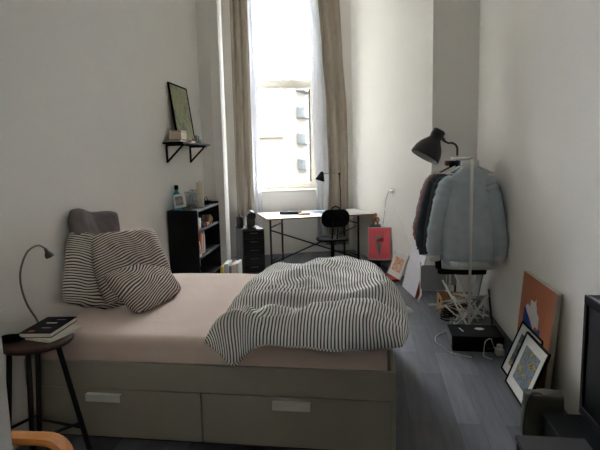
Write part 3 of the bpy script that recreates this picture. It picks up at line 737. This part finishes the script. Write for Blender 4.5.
# desk chair
dc = thing('desk_chair', 'black swivel chair with rounded backrest tucked at the desk', 'chair', (1.40, 4.50, 0), math.radians(16))
# local: +y towards the desk (front of the seat), backrest at -y
def rrect(w, h, r_, n=6):
    pts = []
    for cx, cy, a0 in ((w/2-r_, h/2-r_, 0), (-w/2+r_, h/2-r_, PI/2), (-w/2+r_, -h/2+r_, PI), (w/2-r_, -h/2+r_, 1.5*PI)):
        for k in range(n+1): pts.append((cx+r_*math.cos(a0+PI/2*k/n), cy+r_*math.sin(a0+PI/2*k/n)))
    return pts
MB().plate(rrect(.44, .42, .14), Matrix.Translation((0, .05, .435)), .03).build('seat', 'black', dc)
bmx = basis((0, -.16, .765), (1, 0, 0), (0, -.12, .99), (0, -.99, -.12))
back = MB(); back.plate(rrect(.385, .245, .10), bmx, .022); back.build('backrest', 'black', dc)
MB().tube([bmx @ Vector((x, y_, .011)) for x, y_ in ((-.055, .118, ), (-.045, .15), (0, .168), (.045, .15), (.055, .118))], .010, 8).build('backrest_handle', 'black', dc)
for sx in (-.035, .035): MB().tube([(sx, -.17, .72), (sx, -.15, .55), (sx, -.06, .43), (sx, .05, .425)], .010, 8).build('back_support', 'black_metal', dc)
MB().tube([(0, .05, .434), (0, .05, .10)], [.025, .03], 12).build('gas_post', 'black_metal', dc)
for k in range(5):
    a = 2*PI*k/5+.3; e = (.26*math.cos(a), .05+.26*math.sin(a), .07); MB().tube([(0, .05, .11), e], [.022, .015], 8).build('base_arm', 'black_metal', dc)
    MB().lathe([(.001, -.012), (.028, -.012), (.028, .012), (.001, .012)], (e[0], e[1], .0285), (math.sin(a), -math.cos(a), 0), 14).build('caster', 'black', dc)

# ---------------------------------------------------------------- slanted wall: socket, cables, poster, mannequin
SD = Vector((W1.x-JR.x, W1.y-JR.y, 0)).normalized(); SN = Vector((-SD.y, SD.x, 0))   # inward normal
if SN.x > 0: SN = -SN
def slant(y, off, z):
    t = (y-JR.y)/SD.y; return Vector((JR.x, JR.y, 0)) + SD*t + SN*off + Vector((0, 0, z))
sm = basis(slant(4.55, 0, 1.11), -SD, (0, 0, 1), SN)
so = thing('wall_socket', 'white double wall socket on slanted wall above the pink poster', 'socket', mtx=sm)
MB().box((-.085, -.042, .0005), (.085, .042, .012), .004).build('faceplate', 'plastic_white', so)
for sx in (-.042, .042):
    pg = MB(); pg.lathe([(.001, .012), (.022, .012), (.022, .035), (.012, .05), (.001, .05)], (sx, 0, 0), n=16); pg.build('plug', 'plastic_white', so)
def cable(label, pts, m, r_=.004, name='power_cable'):
    return tag(MB().tube(smooth_path(pts, 8), r_, 6).build(name, m), label, 'cable', None)
cable('grey cable dangling from the wall socket towards the wooden figure', [slant(4.59, .05, 1.09), slant(4.62, .07, 1.0), slant(4.72, .05, .82), slant(4.80, .04, .62)], 'grey_plastic')
cable('white cable hanging straight from the wall socket behind the poster', [slant(4.60, .055, 1.08), slant(4.63, .09, .95), slant(4.66, .06, .75), slant(4.68, .04, .5)], 'plastic_white')
cable('white cable running from wall socket down towards the clothes rack', [slant(4.51, .05, 1.09), slant(4.44, .05, .98), slant(4.25, .03, .78), slant(4.05, .03, .58), slant(3.86, .03, .4)], 'plastic_white')
lo = thing('low_bench', 'low dark bench on floor under the pink poster', 'bench', (2.055, 4.56, 0)); MB().box((-.17, -.08, .13), (.17, .08, .155), .003).build('top_board', 'charcoal_box', lo)
for sx in (-.15, .15): MB().box((sx-.012, -.07, 0), (sx+.012, .07, .1295)).build('side_leg', 'charcoal_box', lo)
cb = thing('side_cabinet', 'narrow charcoal cabinet standing just behind the pink poster', 'cabinet', (1.985, 4.82, 0)); MB().box((-.075, -.12, 0), (.075, .14, .585), .004).build('body', 'charcoal_box', cb); MB().box((-.08, -.125, .5855), (.08, .145, .60), .003).build('top_panel', 'charcoal_box', cb)
pt = thing('poster_panel', 'pink panel picturing an ice cream cone, propped beside the desk', 'poster', mtx=basis((1.88, 4.525, .1555), (1, 0, 0), (0, .14, .99), (0, -.99, .14)))
MB().box((0, 0, -.02), (.325, .455, 0), .002).build('panel_edge', 'poster_edge', pt); MB().box((.012, .012, .0002), (.313, .443, .0015)).build('pink_print', 'poster_pink', pt)
I3 = Matrix.Translation((0, 0, .0016))
MB().plate([(.11, .255), (.20, .255), (.165, .06), (.15, .06)], I3, .001).build('cone_print', 'poster_grey', pt, 'grey cone')
MB().plate([(.16+.062*math.cos(a), .285+.062*math.sin(a)) for a in [PI*k/12 for k in range(13)]] + [(.095, .24), (.115, .25)], Matrix.Translation((0, 0, .0016)), .0012).build('scoop_print', 'poster_grey', pt, 'grey top scoop')
MB().plate([(.105, .25), (.215, .25), (.222, .29), (.20, .31), (.165, .30), (.13, .285)], Matrix.Translation((0, 0, .0030)), .0008).build('sauce_print', 'poster_red', pt, 'red scoop')
mn = thing('wooden_figure', 'small brown jointed wooden figure standing behind the pink poster', 'figurine', (1.99, 4.76, .6005))
MB().lathe([(.001, .135), (.018, .142), (.024, .16), (.02, .18), (.001, .19)], n=14).build('head', 'toy_wood', mn)
MB().tube([(0, 0, .07), (0, 0, .095), (0, 0, .12), (0, 0, .137)], [.028, .024, .032, .01], 12).build('torso', 'toy_wood', mn)
for s_ in (-1, 1):
    MB().tube([(s_*.02, 0, .07), (s_*.032, 0, .035), (s_*.034, 0, .004)], [.014, .012, .014], 10).build('leg', 'toy_wood', mn)
    MB().tube([(s_*.03, 0, .122), (s_*.052, 0, .095), (s_*.04, -.02, .065)], [.012, .01, .009], 10).build('arm', 'toy_wood', mn)

# colourful framed print + red box + white board
def lean_m(b, a, l, flip=True):
    d = Vector((math.sin(a), -math.cos(a), 0)); n = Vector((math.cos(a), math.sin(a), 0)); up = n*math.sin(l)+Vector((0, 0, 1))*math.cos(l)
    return basis(b, d, up, d.cross(up))
framed('framed_picture', 'white framed colourful print leaning on slanted wall beside pink poster', .44, .33, lean_m((2.135, 4.26, .032), .33, .38), .018, None, 'mat_board', 'pic_colour', .02, .055)
o = MB(); o.box((-.17, -.06, 0), (.17, .06, .03), .003, Matrix.Translation((2.18, 4.04, 0)) @ Matrix.Rotation(math.atan2(-math.cos(.33), math.sin(.33)), 4, 'Z')); tag(o.build('flat_box', 'red'), 'flat red box lying under the colourful framed print', 'box')
bd = thing('foam_board', 'large plain white board leaning below the hanging clothes', 'board', mtx=lean_m((2.30, 3.66, 0), .20, .26)); MB().box((0, 0, -.012), (.55, .60, 0), .001).build('board_panel', 'board_white', bd); MB().box((.552, .0, -.03), (.57, .26, .002), .001).build('red_edge', 'red', bd, 'red edge strip')

# ---------------------------------------------------------------- clothes rack and clothes
RA = Vector((2.785, 2.0, 0)); RB = Vector((2.742, 2.83, 0)); RZ = 1.535
rd = (RB-RA).normalized(); rn = Vector((rd.y, -rd.x, 0))      # rn points +x
RM = basis(RA, rn, rd, (0, 0, 1)); RLEN = (RB-RA).length
rk = thing('clothes_rack', 'white metal clothes rack seen end on by right wall', 'clothes rack', mtx=RM)
for y_ in (0, RLEN):
    MB().tube([(0, y_, .02), (0, y_, RZ)], .0125, 12).build('upright', 'rack_white', rk)
    MB().tube([(-.22, y_, .0125), (.22, y_, .0125)], .0125, 10).build('foot_bar', 'rack_white', rk)
    MB().lathe([(.001, -.01), (.017, -.01), (.017, .02), (.001, .022)], (0, y_, RZ), n=14).build('end_cap', 'rack_white', rk)
MB().tube([(0, .012, RZ-.003), (0, RLEN-.012, RZ-.003)], .0135, 12).build('hanging_rail', 'rack_white', rk)

def hanger_mesh(w):
    h = MB()
    h.tube([(-w/2, 0, -.135), (-.04, 0, -.055), (0, 0, -.045), (.04, 0, -.055), (w/2, 0, -.135)], .007, 8)
    h.tube([(-w/2, 0, -.135), (w/2, 0, -.135)], .004, 6)
    h.tube([(0, 0, -.046), (0, 0, -.012), (.014, 0, -.004)] + [tuple(p) for p in arc((0, 0, .004), .0185, -.5, PI, 10, (1, 0, 0), (0, 0, 1))], .003, 6)
    return h
def garment(name, label, cat, y_, rz, w, ln, dep, m, rib=None, sleeve=.62, seed=0., xoff=0., collar=.04, cuffs=True):
    """one jacket hanging on the rack: local x across, y thickness, origin at the rail"""
    mt_ = RM @ Matrix.Translation((xoff, y_, RZ-.012)) @ Matrix.Rotation(rz, 4, 'Z')
    r = thing(name, label, cat, mtx=mt_, group='clothes on the rack')
    b = MB(); rings = []; n = 40
    zs_ = [(-.055, .10, .05), (-.075, .15, .06), (-.105, .22, .07), (-.15, .33, .08), (-.20, w*.84, dep*.8), (-.28, w*.90, dep), (-.42, w*.97, dep*1.05), (-.60, w*1.0, dep*1.1), (-ln+.12, w*1.02, dep*1.15), (-ln+.055, w*1.0, dep*1.1), (-ln+.045, w*.93, dep*.85), (-ln, w*.90, dep*.8)]
    fine = []
    for i in range(len(zs_)-1):
        for k in range(4):
            t = k/4; fine.append(tuple(zs_[i][q]*(1-t)+zs_[i+1][q]*t for q in range(3)))
    fine.append(zs_[-1])
    for z, ww, dd in fine:
        ring = []
        for k in range(n):
            a = 2*PI*k/n; ca, sa = math.cos(a), math.sin(a)
            x = ww/2*math.copysign(abs(ca)**.7, ca); y2 = dd/2*math.copysign(abs(sa)**.8, sa)
            wv = min(1, max(0, (-z-.12)/.2))
            y2 += wv*(.030*NZ(x*6+seed, z*3.5+x*2, 1+(sa > 0)*5)+.016*NZ(x*12, z*11+x*5+seed, 2)); x += wv*.012*NZ(z*5+seed, sa*2, 3)
            ring.append((x, y2, z))
        rings.append(ring)
    b.rings(rings); b.build('body', m, r)
    for s_ in (-1, 1):
        kx = .88 if s_ > 0 else 1.0; p = [(s_*w*.27, 0, -.165), (s_*w*.38*kx, 0, -.225), (s_*w*.47*kx, -.015, -.34), (s_*w*.555*kx, -.03, -.53), (s_*w*.615*kx, -.045, -sleeve-.06), (s_*w*.60*kx, -.05, -sleeve-.17)]
        sp = smooth_path(p, 7); N = len(sp)
        rad = [(.045+.03*min(1, i/7)) * (1-.22*i/N) * (1+.20*NZ(i*.55+seed, s_, 2)) for i in range(N)]
        sl = MB(); sl.tube(sp, rad, 16); sl.build('sleeve', m, r)
        if rib and cuffs:
            e = sp[-1]; sl = MB(); sl.tube([e+Vector((s_*.002, 0, .01)), e+Vector((-s_*.006, -.004, -.055))], [.048, .042], 16); sl.build('cuff', rib, r)
    if rib:
        hb = MB(); rings = []
        for z, k in ((-ln+.04, .945), (-ln-.03, .92)):
            rings.append([(w*k/2*math.copysign(abs(math.cos(a))**.7, math.cos(a)), dep*.9/2*math.copysign(abs(math.sin(a))**.8, math.sin(a)), z) for a in [2*PI*q/n for q in range(n)]])
        hb.rings(rings); hb.build('hem_band', rib, r)
    cl = MB(); cl.lathe([(.055, -.075), (.062, -.05), (.06, -.05+collar), (.052, -.05+collar), (.05, -.06)], n=20, caps=False)
    bmesh.ops.transform(cl.bm, matrix=Matrix.Diagonal((1.25, .62, 1, 1)), verts=cl.bm.verts)
    cl.build('collar', rib or m, r)
    hm = hanger_mesh(w*.80); o = hm.build('clothes_hanger', 'plastic_white'); o.matrix_world = mt_ @ Matrix.Translation((0, 0, .0115))
    nm = label.split(',')[0]
    tag(o, 'white hanger holding the ' + nm[:70], 'hanger', 'hangers on the rack')
    return r
garment('jacket', 'grey-blue padded bomber jacket, frontmost on the clothes rack', 'jacket', .085, -.10, .485, .93, .14, 'jacket_blue', 'jacket_rib', .66, 1.3)
garment('jacket', 'blue denim jacket, second on the rack behind grey-blue bomber', 'jacket', .215, .0, .48, .80, .08, 'jacket_denim', None, .58, 2.9, .012)
garment('jacket', 'black jacket with long sleeves, third on the rack', 'jacket', .31, -.04, .48, 1.06, .08, 'shirt_black', None, .68, 4.4, .0)
garment('jacket', 'dark navy jacket on the rack, sleeve showing left of the bomber', 'jacket', .42, -.06, .51, .90, .11, 'jacket_navy', 'jacket_navy', .66, 5.1, -.035)
garment('jacket', 'maroon cardigan on the rack, between navy and taupe garments', 'cardigan', .54, -.04, .51, .82, .10, 'jacket_maroon', None, .60, 6.2, -.035)
garment('shirt', 'taupe shirt hanging on the rack beyond the maroon cardigan', 'shirt', .64, -.03, .52, .84, .09, 'shirt_taupe', None, .60, 7.2, -.03)
garment('shirt', 'pale lilac shirt hanging at the far end of the rack', 'shirt', .74, -.03, .44, .97, .08, 'shirt_lilac', None, .78, 8.8, .02)

# floor lamp
FL = Vector((2.85, 3.17, 0))
fl = thing('floor_lamp', 'dark grey floor lamp with big dome shade behind the rack', 'lamp', FL)
MB().lathe([(.001, 0), (.13, 0), (.135, .006), (.13, .02), (.02, .03), (.001, .03)], n=30).build('base', 'lamp_grey', fl)
gp = [(0, 0, .028), (0, 0, 1.0), (0, 0, 1.62)] + [tuple(p) for p in arc((-.07, 0, 1.63), .07, .0, PI*.6, 10, (1, 0, 0), (0, 0, 1))] + [(-.135, 0, 1.72)]
MB().tube(gp, .0115, 10).build('pole', 'lamp_grey', fl)
ax = Vector((-.50, -.12, -.86)).normalized()
apex = Vector((-.185, -.0, 1.835))
prof_o = [(.001, 0), (.062, 0), (.068, .006), (.070, .06), (.064, .10), (.085, .13), (.125, .185), (.150, .245), (.160, .31), (.160, .325)]
MB().lathe(prof_o + [(.155, .325), (.145, .25), (.12, .195), (.08, .145), (.001, .11)], apex, ax, 32, False).build('lamp_shade', 'lamp_grey', fl)
MB().lathe([(.153, .322), (.143, .25), (.118, .198), (.078, .148), (.002, .115)], apex, ax, 32, False).build('reflector', 'lamp_inside', fl, 'pale inside of the shade')
MB().tube([apex+ax*.085+Vector((.045, 0, .03)), Vector((-.135, 0, 1.72))], .017, 10).build('shade_joint', 'lamp_grey', fl)

# folded grey chair behind the rack
fc = thing('folding_chair', 'light grey chair folded upright on floor beneath the hanging clothes', 'chair', (2.60, 3.04, 0), -.06)
tiltm = Matrix.Rotation(-.10, 4, 'X')
MB().plate(rrect(.265, .27, .03), tiltm @ basis((0, 0, .25), (1, 0, 0), (0, 0, 1), (0, -1, 0)), .014).build('seat', 'grey_plastic', fc)
MB().plate(rrect(.12, .22, .02), tiltm @ basis((.185, .03, .28), (1, 0, 0), (0, 0, 1), (0, -1, 0)), .012).build('backrest', 'grey_plastic', fc)
for s_ in (-1, 1):
    MB().tube([tiltm @ Vector((s_*.135, .02, .42)), tiltm @ Vector((s_*.135, .02, .14))] + smooth_path([(s_*.135, .0, .10), (s_*.135, -.05, .07), (s_*.135-.02, -.12, .05), (s_*.135-.04, -.16, .011)], 4), .011, 8).build('leg', 'rack_white', fc)
MB().tube([(-.13, .028, .115), (.13, .028, .115)], .010, 8).build('cross_bar', 'rack_white', fc)
gp_ = thing('grey_panel', 'loose grey panel leaning on right wall behind the rack foot', 'panel', mtx=basis((2.93, 2.55, .0), (.06, .99, 0), (.18, 0, .98), (.97, -.06, -.18))); MB().plate([(0, 0), (.30, 0), (.30, .36), (0, .42)], Matrix.Identity(4), .012).build('panel_sheet', 'grey_plastic', gp_)

# wooden crate
cr = thing('wooden_crate', 'open light wood crate with dark hand hole under the clothes', 'crate', (2.615, 2.50, 0), .03)
for lo, hi in (((0, .0, .012), (.012, .285, .165)), ((.29, .0, .012), (.302, .285, .165)), ((.012, 0, .012), (.29, .012, .165)), ((.012, .273, .012), (.29, .285, .165))): MB().box(lo, hi, .0015).build('side_board', 'light_wood', cr)
MB().box((0, 0, 0), (.302, .285, .0118)).build('bottom_board', 'light_wood', cr)
MB().plate(rrect(.09, .032, .014), basis((-.0003, .12, .115), (0, -1, 0), (0, 0, 1), (-1, 0, 0)), .0012).build('hand_hole', 'black', cr, 'dark hand hole')
MB().box((.02, -.0012, .02), (.285, -.0002, .15)).build('front_face', 'crate_inside', cr, 'darker brown front face')

# heap of hangers and rods
def rand_rot(seed):
    q = random.Random(seed); return Matrix.Rotation(q.uniform(0, 2*PI), 4, 'Z') @ Matrix.Rotation(q.uniform(-.45, .45), 4, 'Y') @ Matrix.Rotation(PI/2+q.uniform(-.5, .5), 4, 'X')
proto = None
spots = [(2.74, 2.22, .10), (2.84, 2.30, .12), (2.70, 2.36, .16), (2.80, 2.16, .17), (2.90, 2.20, .20), (2.76, 2.30, .22), (2.86, 2.40, .22), (2.72, 2.14, .08), (2.92, 2.34, .14), (2.82, 2.26, .27)]
for k, p in enumerate(spots):
    if proto is None: o = proto = hanger_mesh(.36).build('clothes_hanger', 'plastic_white')
    else: o = proto.copy(); COL.objects.link(o)
    o.matrix_world = Matrix.Translation(p) @ rand_rot(20+k) @ Matrix.Translation((0, 0, .08))
    tag(o, 'loose white hanger in the tangled heap behind the black box', 'hanger', 'hangers heaped under the rack')
for a, b, lb in (((2.63, 2.55, .34), (2.79, 2.06, .03), 'bright white rod lying diagonally over the hanger heap'), ((2.98, 2.20, .30), (2.80, 2.02, .10), 'short white rod poking right out of the hanger heap'), ((2.74, 2.62, .42), (2.90, 2.18, .05), 'white rod standing in the hanger heap near the wooden crate')):
    tag(MB().tube([a, b], .010, 8).build('metal_rod', 'rack_white'), lb, 'rod')
tag(MB().tube([(3.045, 2.45, .28), (2.985, 1.99, .012)], .009, 8).build('metal_rod', 'lamp_grey'), 'dark rod leaning on right wall beside the hanger heap', 'rod')
cc = []
for k in range(60):
    a = k*.42; cc.append((2.66+.07*math.cos(a)*(1+.25*NZ(k*.3, 1)), 2.33+.09*math.sin(a)*(1+.25*NZ(k*.3, 5)), .012+.0016*k+.01*abs(NZ(k*.7, 9))))
cable('black cable coiled in front of the wooden crate', cc, 'black', .006)
cc = []
for k in range(40):
    a = k*.5; cc.append((2.69+.05*math.cos(a)*(1+.3*NZ(k*.3, 2)), 2.12+.06*math.sin(a), .012+.0022*k))
cable('grey cable bundle coiled at the rack foot behind black box', cc, 'grey_plastic', .006)
cable('white cable looping over floor left of the black box', [(2.70, 2.05, .08), (2.60, 1.98, .03), (2.50, 1.90, .006), (2.47, 1.75, .005), (2.52, 1.60, .005), (2.555, 1.50, .005), (2.70, 1.42, .005)], 'plastic_white')

# black box with marks
bb = thing('storage_box', 'flat black lidded box on floor by right wall', 'box', (2.775, 1.745, 0), -.02)
MB().box((-.195, -.195, 0), (.195, .10, .085), .003).build('box_body', 'black', bb)
MB().box((-.199, -.199, .0855), (.199, .104, .125), .003).build('lid', 'black', bb)
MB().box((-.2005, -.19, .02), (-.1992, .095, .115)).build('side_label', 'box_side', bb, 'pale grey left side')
MB().plate([(0, 0), (.012, 0), (.012, .09), (0, .09)], Matrix.Translation((-.10, -.08, .1252)) @ Matrix.Rotation(.25, 4, 'Z'), .0006).build('printed_mark', 'plastic_white', bb, 'white bar mark')
MB().plate([(.038*math.cos(2*PI*k/20)*(1+.12*math.cos(6*PI*k/10)), .03*math.sin(2*PI*k/20)) for k in range(20)], Matrix.Translation((.045, .0, .1252)), .0006).build('printed_mark', 'plastic_white', bb, 'white oval emblem')
MB().plate([(0, 0), (.06, 0), (.06, .007), (0, .007)], basis((.07, -.1992, .03), (1, 0, 0), (0, 0, 1), (0, -1, 0)), .0005).build('printed_mark', 'box_side', bb, 'small grey print line')
ad = thing('power_adapter', 'white power adapter on floor between black box and pictures', 'adapter', (2.925, 1.50, 0), .1)
MB().box((-.03, -.035, 0), (.03, .035, .055), .01, None, 3).build('body', 'plastic_white', ad); MB().box((-.02, -.02, .0552), (.02, .02, .085), .006, None, 2).build('plug_head', 'plastic_white', ad)
MB().tube(smooth_path([(-.031, 0, .03), (-.055, .01, .10), (-.06, .03, .12), (-.10, .03, .10), (-.125, -.01, .03), (-.13, -.04, .006), (-.09, -.10, .005)], 7), .0035, 6).build('lead', 'plastic_white', ad)

# ---------------------------------------------------------------- pictures against the right wall
cv = thing('canvas_painting', 'large orange canvas with white and blue shapes leaning on right wall', 'painting', mtx=lean_m((3.0, 1.385, 0), .0, .08))
CW, CH = .66, .70
MB().box((0, 0, -.035), (CW, CH, -.0005), .002).build('stretcher_edge', 'canvas_edge', cv); MB().box((.0, .0, 0), (CW, CH, .001)).build('painted_face', 'canvas_orange', cv)
t1 = Matrix.Translation((0, 0, .0012))
MB().plate([(.09, .0), (.10, .46), (.13, .47), (.24, .40), (.33, .35), (.42, .38), (.46, .40), (.47, .32), (.45, .26), (.46, .0)], t1, .0006).build('blue_shape', 'canvas_blue', cv)
MB().plate([(.13, .47), (.17, .44), (.24, .41), (.33, .36), (.36, .39), (.42, .39), (.42, .47), (.37, .49), (.36, .52), (.34, .54), (.335, .575), (.31, .545), (.23, .545), (.225, .49), (.17, .50)], Matrix.Translation((0, 0, .0020)), .0006).build('white_shape', 'canvas_white', cv)
framed('framed_picture', 'black framed abstract print with blue and yellow, frontmost on the floor', .42, .385, lean_m((2.843, 1.02, 0), .01, .36), .012, None, 'black', 'pic_a', .018, .062, 'framed prints on the floor')
framed('framed_picture', 'black framed print half hidden behind the frontmost framed print', .42, .385, lean_m((2.873, 1.25, 0), .02, .375), .012, None, 'black', 'pic_b', .018, .062, 'framed prints on the floor')

# television and bench
tv = thing('television', 'large black framed television standing along right wall', 'television', (3.0, -.42, 0))
MB().box((0, -.58, .225), (.06, .58, .845), .006).build('housing', 'black_gloss', tv)
b = MB()
for lo, hi in (((-.012, -.58, .225), (-.0005, .58, .27)), ((-.012, -.58, .80), (-.0005, .58, .845)), ((-.012, -.58, .27), (-.0005, -.545, .80)), ((-.012, .545, .27), (-.0005, .58, .80))): b.box(lo, hi, .003)
b.build('bezel', 'black', tv); MB().box((-.004, -.545, .27), (-.0005, .545, .80)).build('screen', 'screen', tv)
MB().box((-.06, -.22, .2005), (.06, .22, .212), .004).build('stand', 'black_gloss', tv); MB().box((.01, -.05, .2125), (.04, .05, .2245)).build('stand_neck', 'black_gloss', tv)
tb = thing('media_bench', 'low black bench carrying the television along right wall', 'bench', (2.965, -.45, 0))
MB().box((-.14, -.68, .18), (.105, .64, .20), .003).build('top_board', 'black', tb); MB().box((-.135, -.67, .03), (.10, .63, .1795), .002).build('body', 'black', tb)
for sy in (-.6, .56): MB().box((-.09, sy-.03, 0), (.09, sy+.03, .0295)).build('foot', 'black', tb)
lb_ = thing('low_cabinet', 'low charcoal cabinet in the near right corner before the bag', 'cabinet', (2.665, -.74, 0))
MB().box((-.135, -.36, .365), (.135, .36, .385), .002).build('top_board', 'charcoal_box', lb_); MB().box((-.13, -.355, .0), (.13, .355, .3645), .002).build('body', 'black', lb_)
# bag
bg = thing('tote_bag', 'slouched olive grey fabric bag with black strap in right corner', 'bag', (2.865, .315, 0), .0)
b = MB(); rings = []
for i in range(15):
    t = i/14; z = .002+.25*t; ww = .115*(1-.12*t)*(1 if i else .9); dd = .075*(1-.35*t)
    rings.append([((ww+.012*NZ(k*.7, t*5, 1))*math.copysign(abs(math.cos(2*PI*k/28))**.75, math.cos(2*PI*k/28)), (dd+.012*NZ(k*.7, t*5, 6))*math.copysign(abs(math.sin(2*PI*k/28))**.75, math.sin(2*PI*k/28)), z+.012*NZ(k*.4, t*3, 9)*t) for k in range(28)])
b.rings(rings); b.build('body', 'olive_bag', bg)
MB().strip(smooth_path([(-.02, -.04, .262), (-.07, -.05, .27), (-.105, -.06, .22), (-.12, -.075, .12), (-.12, -.09, .02)], 6), .02, .004, (0, 1, 0)).build('strap', 'black_fabric', bg)

# ---------------------------------------------------------------- outside the window
struct(MB().box((-80, 8, -9.2), (80, 160, -9)).build('exterior_ground', 'ext_ground'))
# unseen block added on the left to shade the slanted wall, and the houses across
wg = MB().box((-9, .41, -9), (-.75, 17, 19)); bmesh.ops.transform(wg.bm, matrix=WM, verts=wg.bm.verts)
struct(wg.build('wall_light_blocker', 'ext_light_blocker'))
BA = math.radians(76); EX = Vector((math.cos(BA), math.sin(BA), 0)); EY = Vector((-math.sin(BA), math.cos(BA), 0))
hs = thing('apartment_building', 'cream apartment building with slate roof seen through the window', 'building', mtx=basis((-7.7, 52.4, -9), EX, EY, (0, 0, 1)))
MB().prism([(0, 0), (26, 0), (26, 9)], 0, 23.0).build('wall', 'ext_cream_dimmed', hs)
rf = MB(); q_ = [Vector(p) for p in ((0, -.35, 23.0), (26, -.35, 23.0), (26, 2.83, 26), (3.0, 2.83, 26))]; up_ = Vector((0, 0, .25))
rf.rings([q_, [p+up_ for p in q_]])
for f_ in rf.bm.faces: f_.smooth = False
rf.build('roof', 'ext_roof_dimmed', hs)
for z in (1.2, 4.3, 7.4, 10.2, 13.2, 16.2, 19.2):
    for x in (.9, 10.2, 13.5): MB().box((x, -.06, z), (x+.95, -.001, z+1.55)).build('window', 'ext_window', hs)
    bl = MB(); bl.box((4.0, -1.1, z-.5), (7.4, -.001, z-.35)); bl.box((4.0, -1.1, z-.35), (7.4, -1.05, z+.7)); bl.box((4.0, -1.05, z-.35), (4.05, -.001, z+.7)); bl.box((7.35, -1.05, z-.35), (7.4, -.001, z+.7)); bl.build('balcony', 'ext_balcony', hs)
    MB().box((4.5, -.05, z-.3), (6.8, -.001, z+1.7)).build('balcony_door', 'ext_window', hs)
h2 = thing('neighbour_building', 'pale pinkish house low down through the window, left of cream building', 'building', (-7.0, 90, -9))
MB().box((-16, 0, 0), (3.4, 9, 15.2)).build('wall', 'ext_pale_dimmed', h2)
MB().rings([[(-16, -.5, 15.2), (-16, 9.5, 15.2), (-16, 4.5, 17)], [(3.4, -.5, 15.2), (3.4, 9.5, 15.2), (3.4, 4.5, 17)]]).build('roof', 'ext_pale_dimmed', h2)
for fl_ in range(4):
    for x in (-6.4, -3.6, -.8): MB().box((x, -.06, 2+3.1*fl_), (x+1.0, -.001, 3.6+3.1*fl_)).build('window', 'ext_window', h2)

# ---------------------------------------------------------------- light
w = bpy.data.worlds.new('sky'); sc.world = w; w.use_nodes = True
bgn = w.node_tree.nodes['Background']; tc = w.node_tree.nodes.new('ShaderNodeTexCoord'); nz = w.node_tree.nodes.new('ShaderNodeTexNoise'); nz.inputs['Scale'].default_value = 1.2
rp_ = w.node_tree.nodes.new('ShaderNodeValToRGB'); rp_.color_ramp.elements[0].color = (.86, .93, 1, 1); rp_.color_ramp.elements[1].color = (.97, .98, 1, 1)
w.node_tree.links.new(tc.outputs['Generated'], nz.inputs['Vector']); w.node_tree.links.new(nz.outputs['Fac'], rp_.inputs['Fac']); w.node_tree.links.new(rp_.outputs['Color'], bgn.inputs['Color'])
bgn.inputs['Strength'].default_value = 6.0
ld = bpy.data.lights.new('window_portal', 'AREA'); ld.shape = 'RECTANGLE'; ld.size = S1-S0; ld.size_y = Z1-Z0; ld.cycles.is_portal = True
lo_ = bpy.data.objects.new('window_portal', ld); COL.objects.link(lo_)
pc = WM @ Vector(((S0+S1)/2, .39, (Z0+Z1)/2))
lo_.matrix_world = basis(pc, (WD.x, WD.y, 0), (0, 0, 1), Vector((WD.x, WD.y, 0)).cross(Vector((0, 0, 1))))

sc.view_settings.view_transform = 'Standard'; sc.view_settings.look = 'None'; sc.view_settings.gamma = 1.0; sc.view_settings.use_curve_mapping = False
sc.view_settings.exposure = 3.1
sc.cycles.use_denoising = True
sc.cycles.max_bounces = 14; sc.cycles.diffuse_bounces = 10; sc.cycles.transparent_max_bounces = 16
sc.cycles.caustics_reflective = False; sc.cycles.caustics_refractive = False

# ---------------------------------------------------------------- camera
yaw, pitch, roll, fpx = .1447, .1242, -.0227, 501.46
fw = Vector((-math.sin(yaw)*math.cos(pitch), math.cos(yaw)*math.cos(pitch), -math.sin(pitch)))
r0 = Vector((math.cos(yaw), math.sin(yaw), 0)); u0 = r0.cross(fw)
rr = r0*math.cos(roll)+u0*math.sin(roll); uu = u0*math.cos(roll)-r0*math.sin(roll)
cd = bpy.data.cameras.new('camera'); cd.sensor_fit = 'HORIZONTAL'; cd.sensor_width = 36; cd.lens = 36*fpx/600; cd.clip_start = .05; cd.clip_end = 300
co = bpy.data.objects.new('camera', cd); COL.objects.link(co); co.matrix_world = basis((1.9465, -2.4459, 1.5293), rr, uu, -fw)
sc.camera = co
